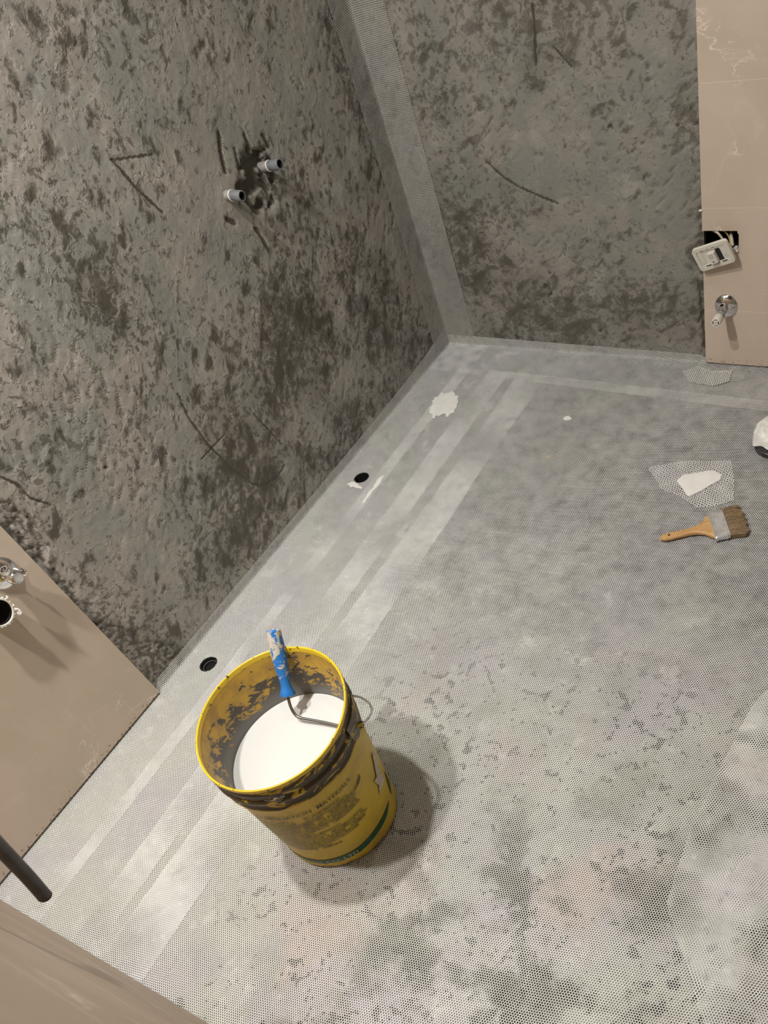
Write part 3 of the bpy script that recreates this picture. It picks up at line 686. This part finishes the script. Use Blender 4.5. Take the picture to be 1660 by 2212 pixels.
# printed matter, wrapped on the body
def wrap_patch(name, rects, mat, off=0.0002, parent=pail, nsub=1):
    bm = B()
    for a0, z0, a1, z1, s0, s1 in rects:            # degrees, s = slant rise at each end
        k = max(1, int(abs(a1 - a0) / 2.5))
        for i in range(k):
            p0 = a0 + (a1 - a0) * i / k; p1 = a0 + (a1 - a0) * (i + 1) / k; t0 = s0 + (s1 - s0) * i / k; t1 = s0 + (s1 - s0) * (i + 1) / k
            bm.faces.new([bm.verts.new(pb(SR(p), z, off)) for p, z in ((p0, z0 + t0), (p1, z0 + t1), (p1, z1 + t1), (p0, z1 + t0))])
    return obj(name, bm, mat, parent, smooth=True)
def wrap_text(name, s, a_start, a_end, z, h, mat, off=0.0003, slant=0.0, bold=0.0):
    cu = bpy.data.curves.new(name, 'FONT'); cu.body = s; cu.size = 1.0; cu.offset = bold; cu.resolution_u = 3
    to = bpy.data.objects.new(name, cu); COL.objects.link(to); bpy.context.view_layer.update()
    dg = bpy.context.evaluated_depsgraph_get(); me = bpy.data.meshes.new_from_object(to.evaluated_get(dg))
    bpy.data.objects.remove(to)
    bm = B(); bm.from_mesh(me)
    es = [ed for ed in bm.edges if ed.calc_length() > 0.25]
    bmesh.ops.subdivide_edges(bm, edges=es, cuts=2)
    xs = [v.co.x for v in bm.verts]; ys = [v.co.y for v in bm.verts]; x0, x1, y1 = min(xs), max(xs), max(ys)
    for v in bm.verts:
        t_ = (v.co.x - x0) / (x1 - x0); zz = z + slant * t_ + (v.co.y / y1) * h
        v.co = pb(SR(a_start + (a_end - a_start) * t_), zz, off)
    return obj(name, bm, mat, pail, smooth=False)
wrap_text('heading_print', 'COMBINATION  MATERIALS', -85.5, -6.0, 0.2395, 0.0088, M['ink'], slant=0.001, bold=0.006)
rnd = random.Random(12); rects = []
def glyph_row(z, a0, a1, h=0.0052, wd=1.35, gap=0.30, skip=0.0):
    a = a0
    while a < a1 - wd:
        if rnd.random() < skip: a += wd + gap; continue
        w_ = wd * rnd.uniform(0.8, 1.05); st = 0.0009
        kind = rnd.randrange(4)
        rects.append((a, z, a + w_, z + st, 0, 0)); rects.append((a, z + h * 0.45, a + w_, z + h * 0.45 + st, 0, 0))
        if kind != 1: rects.append((a, z + h - st, a + w_ * 0.9, z + h, 0, 0))
        if kind != 2: rects.append((a + w_ * 0.40, z, a + w_ * 0.62, z + h, 0, 0))
        if kind in (0, 3): rects.append((a, z, a + w_ * 0.2, z + h * 0.8, 0, 0))
        if kind == 3: rects.append((a + w_ * 0.8, z, a + w_, z + h * 0.9, 0, 0))
        a += w_ + gap
rows = [(0.2235, -95, -60, .2), (0.2235, -50, -20, .1), (0.2130, -95, -57, 0), (0.2130, -50, -14, 0), (0.2045, -95, -36, 0), (0.2045, -33, -8, 0), (0.1955, -94, -45, 0), (0.1955, -43, -7, .05), (0.1865, -94, -8, .04), (0.178, -96, -8, 0),
        (0.1695, -95, -38, 0), (0.1695, -35, -7, 0), (0.161, -94, -50, 0), (0.1525, -95, -30, 0), (0.144, -95, -44, .04), (0.1435, -40, -9, 0), (0.1355, -94, -8, .08), (0.127, -94, -30, 0), (0.1270, -26, -5, 0),
        (0.1185, -94, -10, .02), (0.110, -95, -18, .03), (0.1015, -94, -45, .03), (0.093, -94, -60, 0), (0.093, -56, -38, 0)]
for z, a0, a1, sk in rows: glyph_row(z + 0.0005 , a0, a1, skip=sk)
wrap_patch('small_print', rects, M['ink'])
band = []
prof = [(-112, .019, .037), (-90, .0195, .0375), (-66, .0200, .0380), (-32, .0245, .0435), (-7, .0360, .0540), (8, .0400, .0570), (20, .0545, .0570)]
bm = B(); prev = None
for i in range(60):
    a = -112 + 132 * i / 59
    lo = np.interp(a, [p[0] for p in prof], [p[1] for p in prof]); hi = np.interp(a, [p[0] for p in prof], [p[2] for p in prof])
    cur = (bm.verts.new(pb(SR(a), lo, 0.0002)), bm.verts.new(pb(SR(a), hi, 0.0002)))
    if prev: bm.faces.new((prev[0], cur[0], cur[1], prev[1]))
    prev = cur
obj('green_band', bm, M['green'], pail)
bm = B(); prev = None
for i in range(14):
    a = 30 + 12 * i / 13; hi = np.interp(i, [0, 4, 13], [0.050, 0.075, 0.10]); lo = np.interp(i, [0, 4, 13], [0.044, 0.05, 0.055])
    cur = (bm.verts.new(pb(SR(a), lo, 0.0002)), bm.verts.new(pb(SR(a), hi, 0.0002)))
    if prev: bm.faces.new((prev[0], cur[0], cur[1], prev[1]))
    prev = cur
obj('green_band', bm, M['green'], pail)
wrap_text('company_print', 'CO. LTD', -64.5, -32.5, 0.0225, 0.0115, M['white_ink'], 0.0006, slant=0.004, bold=0.012)
wrap_text('company_print', 'HH', -79, -70, 0.0225, 0.0085, M['white_ink'], 0.0006, bold=0.012)
bm = B(); poly = [(12, .108), (17, .112), (24, .107), (31, .107), (29, .128), (33, .15), (36, .185), (30, .19), (24, .168), (20, .150), (14, .155), (17, .13)]
bm.faces.new([bm.verts.new(pb(SR(a), z, 0.0007)) for a, z in ragged(poly, 1, 0.0)]); bmesh.ops.triangulate(bm, faces=bm.faces); obj('putty_smear', bm, M['putty'], pail, smooth=False)
bm = B(); poly = [(3.5, .226), (1.5, .219), (-3, .212), (-9, .2065), (-8, .205), (-1, .2085), (3, .215)]
bm.faces.new([bm.verts.new(pb(SR(a), z, 0.0006)) for a, z in poly]); obj('scratch', bm, M['ink'], pail, smooth=False)
# squiggle of dried cord on the tar line
bm = B(); rnd = random.Random(5)
for k in range(5):
    a = -55 + rnd.uniform(-4, 4); z = 0.331 + rnd.uniform(-0.006, 0.004); pts = []
    for i in range(6): pts.append(pb(SR(a), z, 0.0050 + rnd.uniform(0, 0.002))); a += rnd.uniform(-2.4, 2.6); z += rnd.uniform(-0.005, 0.003)
    tube(bm, pts, 0.0007, 6, k=5)
obj('dried_drips', bm, M['grey_light'], pail)

# liquid
bm, rg = shell([(-0.0062, 0.2150), (-0.0062, 0.2382)], 120); bm.faces.new(rg[1])
o = obj('liquid_coating', bm, M['paint'], smooth=False); o.location = (BX, BY, 0.0045)
tag(o, 'smooth glossy white liquid coating filling the yellow bucket', 'paint')

# ------------------------------------------------------------------ roller standing in the bucket
C0 = Vector((0.6610, -1.6200, 0.2890)); C1 = Vector((0.6335, -1.5470, 0.4010)); ax = (C1 - C0); LH = ax.length
rot = Vector((0, 0, 1)).rotation_difference(ax.normalized())
rl_ = empty('paint_roller', C0); rl_.rotation_mode = 'QUATERNION'; rl_.rotation_quaternion = rot
tag(rl_, 'paint roller with paint-spattered blue handle leaning in the yellow bucket', 'paint roller')
bm = B(); s = LH / 0.14
lathe(bm, [(0, 0), (0.0065, 0), (0.0155, 0.0030), (0.0158, 0.0055), (0.0120, 0.014), (0.0096, 0.024), (0.0106, 0.040), (0.0134, 0.058), (0.0150, 0.078), (0.0150, 0.098), (0.0142, 0.122), (0.0136, 0.134), (0.0122, LH - 0.001), (0.0070, LH), (0.0055, LH - 0.006), (0, LH - 0.006)], n=28)
obj('handle', bm, M['blue'], rl_)
inv = rot.inverted()
def loc_(p): return inv @ (Vector(p) - C0)
path = [C0 + ax.normalized() * 0.01, (0.6660, -1.6295, 0.280), (0.6735, -1.638, 0.2665), (0.684, -1.642, 0.2585), (0.700, -1.640, 0.2555), (0.74, -1.633, 0.253), (0.78, -1.628, 0.2505), (0.820, -1.624, 0.2465), (0.829, -1.629, 0.241), (0.830, -1.640, 0.230), (0.826, -1.655, 0.222)]
bm = B(); tube(bm, [loc_(p) for p in path], 0.0030, 10, k=4); obj('wire_frame', bm, M['steel'], rl_)

# ------------------------------------------------------------------ flat brush
tipP, endP = Vector((1.081, -0.748, 0)), Vector((1.262, -0.632, 0))
ang = math.atan2(-0.6405 + 0.748, 1.255 - 1.081)
br = empty('flat_brush', (1.079, -0.748, 0.0048), (0, 0, ang + 0.015)); br.scale = (1.07, 1.08, 1.07); tag(br, 'wide flat paint brush with bare wooden handle lying on the net', 'brush')
def prof_w(x):  # half width along the handle
    return float(np.interp(x, [0, 0.004, 0.012, 0.028, 0.045, 0.065, 0.085, 0.100, 0.112, 0.120, 0.126], [0.002, 0.006, 0.0095, 0.0105, 0.0095, 0.0090, 0.0115, 0.019, 0.031, 0.041, 0.0455]))
bm = B(); xs = np.linspace(0, 0.128, 60); rings = []
for x in xs:
    w_ = prof_w(x); th = float(np.interp(x, [0, 0.01, 0.05, 0.128], [0.003, 0.0050, 0.0058, 0.0065])); ring = []
    for j in range(20):
        a = 2 * math.pi * j / 20; ca, sa = math.cos(a), math.sin(a)
        ring.append(bm.verts.new((x, w_ * (abs(ca) ** 0.55) * (1 if ca >= 0 else -1), 0.0075 + th * (abs(sa) ** 0.6) * (1 if sa >= 0 else -1))))
    rings.append(ring)
for p, q in zip(rings, rings[1:]):
    for i in range(20): bm.faces.new((p[i], p[(i + 1) % 20], q[(i + 1) % 20], q[i]))
bm.faces.new(rings[0]); bm.faces.new(rings[-1]); hd = obj('handle', bm, M['wood'], br)
bm = B(); lathe(bm, [(0.0026, 0), (0.0026, 0.0003), (0, 0.0003)], (0.0215, 0, 0.0129), (0, 0, 1), 16); obj('hang_hole', bm, M['hole_dark'], hd)
bm = B(); rings = []
for x, k in ((0.120, 0), (0.1215, 0.0006), (0.1270, 0.0006), (0.1275, -0.0002), (0.1290, -0.0002), (0.1295, 0.0006), (0.1450, 0.0006), (0.1455, 0.0018), (0.1480, 0.0018), (0.1485, 0.0006), (0.1535, 0.0006), (0.154, 0.0)):
    ring = []
    for j in range(40):
        a = 2 * math.pi * j / 40; ca, sa = math.cos(a), math.sin(a)
        ring.append(bm.verts.new((x, (0.0465 + k) * (abs(ca) ** 0.35) * (1 if ca >= 0 else -1), 0.0082 + (0.0074 + k) * (abs(sa) ** 0.5) * (1 if sa >= 0 else -1))))
    rings.append(ring)
for p, q in zip(rings, rings[1:]):
    for i in range(40): bm.faces.new((p[i], p[(i + 1) % 40], q[(i + 1) % 40], q[i]))
bm.faces.new(rings[0]); bm.faces.new(rings[-1]); fe = obj('ferrule', bm, M['ferrule'], br)
bm = B(); rnd = random.Random(1)
for k in range(9):
    x, y = 0.133 + rnd.uniform(-0.002, 0.006), -0.012 + k * 0.003 + rnd.uniform(-0.001, 0.001)
    tube(bm, [(x, y, 0.0163), (x + rnd.uniform(-0.002, 0.002), y + 0.002, 0.0163), (x + 0.002, y + rnd.uniform(0.001, 0.003), 0.0163)], 0.0003, 5, k=3)
obj('stamped_mark', bm, M['ptfe'], fe)
bm = B(); rnd = random.Random(3)
def hairline(y0, z0, dy, L, r=0.00045):
    y1 = y0 + dy; return [(0.150, y0, z0), (0.150 + L * 0.5, y0 + dy * 0.35, z0 + rnd.uniform(-0.0008, 0.0006)), (0.150 + L, y1, max(0.0006, z0 * 0.75 + rnd.uniform(-0.001, 0.0015)))]
for k in range(1500):
    y0 = rnd.uniform(-0.0450, 0.0450); z0 = 0.0082 + rnd.uniform(-0.0066, 0.0066)
    clump = math.sin(y0 * 330 + 1.3 * math.sin(y0 * 90)); L = 0.040 + 0.004 * clump + rnd.uniform(-0.003, 0.003) + 0.004 * (1 - (y0 / 0.045) ** 2)
    dy = y0 * 0.10 - 0.0022 * math.cos(y0 * 330 + 1.3 * math.sin(y0 * 90)) + rnd.uniform(-0.0012, 0.0012)
    p = hairline(y0, z0, dy, L); tube(bm, p, 0.00042, 3, k=2, caps=False)
bs = obj('bristles', bm, M['bristle'], br); bs['kind'] = 'stuff'
bm = B(); pts = [(0.150, -0.0445), (0.184, -0.047), (0.186, 0.0), (0.184, 0.047), (0.150, 0.0445)]; prism(bm, pts, 0.0022, 0.0125); obj('bristle_core', bm, M['bristle_in'], br, smooth=False)

# ------------------------------------------------------------------ pipe stubs in the left wall
def stub(y, z, label, tip, L):
    o = empty('pipe_stub', (0, y, z)); tag(o, label, 'pipe', None); d = Vector(tip) - Vector((0, y, z)); d.normalize()
    bm = B(); lathe(bm, [(0.0105, -0.03), (0.0105, 0.016)], (0, 0, 0), d, 28); obj('socket_end', bm, M['grey_light'], o)
    bm = B(); lathe(bm, [(0.0108, 0.016), (0.0118, 0.0165), (0.0118, 0.0185), (0.0108, 0.019)], (0, 0, 0), d, 28); obj('seal_ring', bm, M['ptfe'], o)
    bm = B(); lathe(bm, [(0.0102, 0.014), (0.0104, 0.030), (0.0112, 0.031), (0.0112, L - 0.001), (0.0105, L), (0.0086, L), (0.0082, L - 0.001), (0.0075, L - 0.030), (0, L - 0.030)], (0, 0, 0), d, 28)
    obj('threaded_plug', bm, M['grey_pvc'], o)
    bm = B(); lathe(bm, [(0.0084, L + 0.0002), (0.0076, L - 0.004), (0.0072, L - 0.026), (0, L - 0.026)], (0, 0, 0), d, 28); obj('bore', bm, M['hole_dark'], o)
stub(-0.6420, 0.7530, 'lower left grey pipe stub with white seal ring in the cement wall', (0.055, -0.6470, 0.7530), 0.054)
stub(-0.4925, 0.7480, 'upper right grey pipe stub beside the broken hole in the cement wall', (0.058, -0.4970, 0.7540), 0.058)

# ------------------------------------------------------------------ angle valve on the back tiles
vb = empty('angle_valve', (0.9885, -0.012, 0.1770)); tag(vb, 'chrome pipe valve with ivory end plug below the loose socket on the back tiles', 'valve')
Yn = (0, -1, 0)
bm = B(); lathe(bm, [(0.0315, 0), (0.0322, 0.0015), (0.0305, 0.004), (0.022, 0.0085), (0.013, 0.0115), (0.0105, 0.012), (0.0100, 0.008)], (0, 0, 0), Yn, 48); obj('wall_flange', bm, M['chrome'], vb)
bm = B(); lathe(bm, [(0.0105, 0.004), (0.0105, 0.040), (0.0112, 0.041), (0.0112, 0.045), (0.0100, 0.046)], (0, 0, 0), Yn, 32)
lathe(bm, [(0.0088, 0.0), (0.0088, 0.013), (0.0098, 0.014), (0.0098, 0.020), (0.0080, 0.021), (0.0052, 0.021), (0.005, 0.012), (0, 0.012)], (0, -0.030, 0), (0, -0.15, 1), 28)
for k in range(4): lathe(bm, [(0.0088, 0.0045 + k * 0.0024), (0.0096, 0.0055 + k * 0.0024), (0.0088, 0.0065 + k * 0.0024)], (0, -0.030, 0), (0, -0.15, 1), 28)
obj('valve_body', bm, M['chrome'], vb)
bm = B(); lathe(bm, [(0.0052, 0.0205), (0.0048, 0.014), (0, 0.014)], (0, -0.030, 0), (0, -0.15, 1), 24); obj('outlet_bore', bm, M['hole_dark'], vb)
bm = B(); lathe(bm, [(0.0110, 0.042), (0.0120, 0.043), (0.0120, 0.055), (0.0115, 0.058)], (0, 0, 0), Yn, 32); obj('collar', bm, M['grey_light'], vb)
bm = B(); lathe(bm, [(0.0118, 0.056), (0.0126, 0.058), (0.0126, 0.080), (0.0114, 0.082), (0.0096, 0.0822), (0.0094, 0.0800), (0.0066, 0.0800), (0.0064, 0.0826), (0.0036, 0.0826), (0.0033, 0.079), (0, 0.079)], (0, 0, 0), Yn, 36)
for k in range(2):
    a = math.pi / 4 + k * math.pi / 2; c_, s_ = math.cos(a), math.sin(a)
    vsx = box(bm, (-0.0105, -0.0820, -0.0013), (0.0105, -0.0795, 0.0013))
    for v in vsx: v.co = Vector((v.co.x * c_ - v.co.z * s_, v.co.y, v.co.x * s_ + v.co.z * c_)) if not (abs(v.co.x) < 0.004) else v.co
pk = obj('end_plug', bm, M['white_plastic'], vb)
bm = B(); lathe(bm, [(0.0035, 0.0810), (0, 0.0812)], (0, 0, 0), Yn, 20); lathe(bm, [(0.0093, 0.0804), (0.0067, 0.0804)], (0, 0, 0), Yn, 36); obj('key_slots', bm, M['hole_dark'], pk)

# valve on the left tiles, half out of frame
va = empty('angle_valve', (0.012, -1.6600, 0.5030)); tag(va, 'shiny chrome angle valve with taped thread on the left wall tiles', 'valve')
bm = B(); lathe(bm, [(0.034, 0), (0.0345, 0.002), (0.032, 0.006), (0.022, 0.011), (0.012, 0.013), (0.010, 0.009)], (0, 0, 0), (1, 0, 0), 48); obj('wall_flange', bm, M['chrome'], va)
bm = B(); lathe(bm, [(0.0115, 0.004), (0.0115, 0.030), (0.0150, 0.034), (0.0160, 0.044), (0.0150, 0.052), (0.0115, 0.056), (0, 0.057)], (0, 0, 0), (1, 0, 0), 36); 
lathe(bm, [(0.0090, 0.0), (0.0090, 0.020), (0.0105, 0.021), (0.0105, 0.026), (0.0095, 0.027), (0.0065, 0.027), (0.006, 0.016), (0, 0.016)], (0.040, 0.0, 0.0), (0.15, -0.2, 1), 28); obj('valve_body', bm, M['chrome'], va)
d_ = Vector((0.30, 0.80, -0.30)).normalized()
bm = B(); lathe(bm, [(0.0095, 0.006), (0.0120, 0.011), (0.0125, 0.015), (0.0105, 0.018)], (0.030, 0, 0), d_, 28); obj('thread_tape', bm, M['ptfe'], va)
bm = B(); lathe(bm, [(0.0085, 0.010), (0.0095, 0.020), (0.0100, 0.024), (0.0092, 0.027), (0.0045, 0.028), (0.0045, 0.031), (0, 0.032)], (0.030, 0, 0), d_, 28); obj('inlet_stem', bm, M['chrome'], va)

# white waste pipe on the left tiles
wp = empty('waste_pipe', (0.012, -1.7350, 0.4740)); tag(wp, 'short white waste pipe with torn seal edge below the left chrome valve', 'pipe')
bm = B(); dd = (1, 0.0, 0.0); lathe(bm, [(0.0300, -0.008), (0.0300, 0.046), (0.0292, 0.047), (0.0272, 0.047), (0.0268, 0.044), (0.0268, -0.06)], (0, 0, 0), dd, 48); obj('pipe', bm, M['white_pvc'], wp)
bm = B(); lathe(bm, [(0.02675, 0.0435), (0.0266, -0.06), (0, -0.06)], (0, 0, 0), dd, 48); obj('bore', bm, M['black'], wp)
bm = B(); rnd = random.Random(9)
for k in range(22):
    a = 2 * math.pi * k / 22 + rnd.uniform(-0.05, 0.05); r1 = 0.030; r2 = 0.030 + rnd.uniform(0.0005, 0.0035) * (2.2 if rnd.random() < 0.12 else 1)
    c_, s_ = math.cos(a), math.sin(a); p = [(0.040, r1 * c_, r1 * s_), (0.046, r2 * c_, r2 * s_), (0.043 + rnd.uniform(-0.002, 0.003), r2 * math.cos(a + 0.10), r2 * math.sin(a + 0.10))]
    tube(bm, p, 0.0009 + 0.0008 * rnd.random(), 6, k=3)
tube(bm, [(0.044, 0.026, -0.016), (0.046, 0.031, -0.022), (0.047, 0.031, -0.030), (0.046, 0.026, -0.031), (0.046, 0.027, -0.026)], 0.0028, 8, k=4)
obj('torn_seal', bm, M['ptfe'], wp)

# ------------------------------------------------------------------ loose socket on its wires
sk = empty('socket_frame', (0.9660, -0.040, 0.3245)); tag(sk, 'white plastic socket frame hanging tilted out of its wall box', 'socket')
bm = B(); W2, H2, T2 = 0.0575, 0.0365, 0.0055
def rrect(w_, h_, r, n=6):
    o_ = []
    for sx_, sy_, a0 in ((1, 1, 0), (-1, 1, 90), (-1, -1, 180), (1, -1, 270)):
        for i in range(n + 1): a = SR(a0 + 90 * i / n); o_.append((sx_ * (w_ - r) + r * math.cos(a), sy_ * (h_ - r) + r * math.sin(a)))
    return o_
def ringplate(bm, outer, inner, y0, y1):
    V = {}
    for nm, lp in (('o', outer), ('i', inner)):
        for y in (y0, y1): V[nm, y] = [bm.verts.new((x, y, z)) for x, z in lp]
    n_ = len(outer)
    for i in range(n_):
        j = (i + 1) % n_
        for y in (y0, y1): bm.faces.new((V['o', y][i], V['o', y][j], V['i', y][j], V['i', y][i]))
        bm.faces.new((V['o', y0][i], V['o', y0][j], V['o', y1][j], V['o', y1][i])); bm.faces.new((V['i', y0][i], V['i', y0][j], V['i', y1][j], V['i', y1][i]))
ringplate(bm, rrect(W2, H2, 0.009), rrect(W2 - 0.011, H2 - 0.0105, 0.002), -0.0045, 0.0045)
obj('cover_rim', bm, M['white_plastic'], sk)
bm = B(); box(bm, (-0.046, -0.003, -0.0255), (-0.031, 0.006, 0.0255), 0.0008); box(bm, (0.028, -0.003, -0.0255), (0.046, 0.006, 0.0255), 0.0008)
box(bm, (-0.046, -0.002, 0.019), (0.046, 0.004, 0.0255), 0.0005); box(bm, (-0.046, -0.004, -0.0262), (0.046, 0.004, -0.0205), 0.0005)
box(bm, (-0.031, -0.001, -0.0205), (-0.012, 0.005, 0.019), 0.0005)
tube(bm, [(-0.040, -0.005, 0.022), (-0.031, -0.0052, -0.021)], 0.0012, 6, False); tube(bm, [(0.030, -0.005, 0.022), (0.040, -0.0052, -0.004)], 0.0012, 6, False)
obj('inner_frame', bm, M['white_plastic'], sk)

for x, z in ((-0.050, 0.030), (0.050, 0.030), (-0.050, -0.030), (0.050, -0.030), (-0.038, 0.012), (-0.038, -0.014)):
    bm = B(); lathe(bm, [(0.0011, 0), (0, 0.0002)], (x, -0.0046, z), (0, -1, 0), 10); obj('screw_hole', bm, M['hole_dark'], sk, smooth=False)
for x0_, x1_, z0_, z1_ in [(x, x + 0.016, -0.0248, -0.0222) for x in (-0.033, -0.006, 0.020)] + [(x, x + 0.009, 0.0268, 0.0276) for x in (-0.03, -0.012, 0.006)]:
    bm = B(); box(bm, (x0_, -0.0048, z0_), (x1_, -0.0042, z1_)); obj('rim_slot', bm, M['hole_dark'], sk, smooth=False)
bm = B(); box(bm, (-0.012, -0.0125, -0.0190), (0.0125, 0.012, 0.0165), 0.0012); md = obj('switch_module', bm, M['white_plastic'], sk)
bm = B()
for a, b in (((-0.0065, -0.0128, 0.000), (0.0045, -0.0125, 0.0012)), ((-0.0065, -0.0128, 0.011), (0.0045, -0.0125, 0.0122)), ((-0.0065, -0.0128, 0.0055), (0.0045, -0.0125, 0.0063)), ((-0.0065, -0.0128, 0.000), (-0.0055, -0.0125, 0.0122)), ((0.0035, -0.0128, 0.000), (0.0045, -0.0125, 0.0122))): box(bm, a, b)
obj('raised_marks', bm, M['grey_light'], md, smooth=False)
bm = B(); lathe(bm, [(0.0025, 0), (0, 0.0001)], (-0.001, -0.0127, -0.0115), (0, -1, 0), 14); obj('module_hole', bm, M['hole_dark'], md)
bm = B(); box(bm, (0.0125, -0.0022, -0.0200), (0.0275, 0.010, 0.0190), 0.0005); obj('dark_slot', bm, M['black'], sk, smooth=False)
sk.rotation_euler = (SR(16), SR(-19), SR(-6)); sk.scale = (0.90, 0.90, 0.90)
for nm, pts, r, mt, lab in (('electric_cable', [(0.952, 0.030, 0.350), (0.950, 0.005, 0.362), (0.967, -0.012, 0.365), (0.980, -0.014, 0.352), (0.988, -0.020, 0.338), (0.990, -0.032, 0.326)], 0.0028, M['cable_w'], 'pale cable looping out of the wall box behind the socket frame'),
                            ('electric_cable', [(0.935, 0.035, 0.356), (0.950, 0.004, 0.368), (0.972, 0.0, 0.3675), (0.990, -0.002, 0.356), (1.000, -0.010, 0.338), (0.999, -0.024, 0.330)], 0.0017, M['cable_y'], 'thin yellowish wire at the top of the open wall box'),
                            ('electric_cable', [(0.990, 0.030, 0.352), (0.997, 0.004, 0.352), (1.003, -0.006, 0.345), (1.007, -0.012, 0.334)], 0.0040, M['cable_w'], 'thick pale cable end at the right side of the open wall box')):
    bm = B(); tube(bm, pts, r, 10); tag(obj(nm, bm, mt), lab, 'cable')
bm = B(); box(bm, (0.995, -0.018, 0.3205), (1.0225, 0.002, 0.3255), 0.001); box(bm, (1.010, -0.016, 0.3235), (1.019, -0.004, 0.331), 0.001)
tag(obj('mounting_lug', bm, M['white_plastic']), 'small white plastic lug sticking out of the open box, lower right', 'bracket')
bm = B(); box(bm, (0.9195, -0.016, 0.4175), (0.9275, -0.010, 0.4197), 0.0003); tag(obj('tile_spacer', bm, M['ptfe']), 'tiny white spacer stuck in the tile joint above the socket', 'spacer')

# ------------------------------------------------------------------ pipe wrapped in a bag at the right edge
px_, py_ = 1.2395, -0.3380
bp = empty('capped_pipe', (px_, py_, 0.0035)); tag(bp, 'dark stub pipe rising from the floor at the right edge, under a white bag', 'pipe')
bm = B(); lathe(bm, [(0.055, 0), (0.0555, 0.012), (0.0535, 0.014), (0.0535, 0.034), (0.056, 0.036), (0.056, 0.042), (0.050, 0.042), (0.050, 0.0)], n=56, close=True); obj('pipe_rim', bm, M['pipe_black'], bp)
bm = B(); n1, n2 = 96, 26; rings = []
for k in range(n2):
    t_ = k / (n2 - 1); ring = []
    for i in range(n1):
        a = 2 * math.pi * i / n1; skirt = max(0.0, 1 - t_ * 4)
        w_ = 0.0014 * math.sin(3 * a + 5 * t_ + 1.0) + 0.0009 * math.sin(8 * a - 12 * t_) + 0.0005 * math.sin(19 * a + 17 * t_ + 3)
        fold = abs(math.sin(6 * a + 11 * t_ + 2 * math.sin(2 * a))) ** 6 * 0.0022
        r = (0.0625 + 0.003 * skirt * math.sin(7 * a)) * (1 - t_) ** 0.42 + w_; z = 0.040 + 0.024 * math.sin(min(1, t_ * 1.3) * math.pi / 2) + 0.8 * w_ + fold * (1 - skirt) - 0.012 * skirt * (0.7 + 0.5 * math.sin(5 * a + 1.2))
        ring.append(bm.verts.new((r * math.cos(a), r * math.sin(a), z)))
    rings.append(ring)
for p, q in zip(rings, rings[1:]):
    for i in range(n1): bm.faces.new((p[i], p[(i + 1) % n1], q[(i + 1) % n1], q[i]))
bm.faces.new(rings[-1])
o = obj('plastic_bag', bm, M['bag']); o.location = (px_, py_, 0.0035); tag(o, 'crumpled white plastic bag capping the dark pipe at the right edge', 'bag')

# ------------------------------------------------------------------ dark hose, leaf chip
HO = Vector((0.888, DY, 0.86))
hs = empty('rubber_hose', HO); tag(hs, 'dark grey hose end hanging in at the lower left corner', 'hose')
hp = [(0.888, DY, 0.862), (0.885, -2.175, 0.868), (0.872, -2.135, 0.845), (0.850, -2.1246, 0.77), (0.8214, -2.1334, 0.71), (0.8011, -2.1411, 0.655), (0.782, -2.1491, 0.60), (0.7706, -2.1588, 0.55)]
bm = B(); tube(bm, [Vector(p) - HO for p in hp], 0.0098, 22); obj('hose', bm, M['hose'], hs)
d = (Vector(hp[-1]) - Vector(hp[-2])).normalized(); bm = B(); lathe(bm, [(0.0100, -0.001), (0.0100, 0.001), (0.0065, 0.0012), (0, 0.0004)], Vector(hp[-1]) - HO, d, 24); obj('cut_end', bm, M['black'], hs)
bm = B(); pts = [(-0.009, 0), (-0.005, 0.0035), (0.002, 0.0045), (0.008, 0.002), (0.010, -0.001), (0.004, -0.003), (-0.004, -0.003)]
prism(bm, pts, 0.0, 0.0008); bmesh.ops.rotate(bm, verts=bm.verts, matrix=Matrix.Rotation(0.9, 3, 'Z')); o = obj('leaf_chip', bm, M['chip'], smooth=False); o.location = (0.636, -0.501, 0.0038)
tag(o, 'tiny pale dry chip lying alone on the net mid-floor', 'chip')
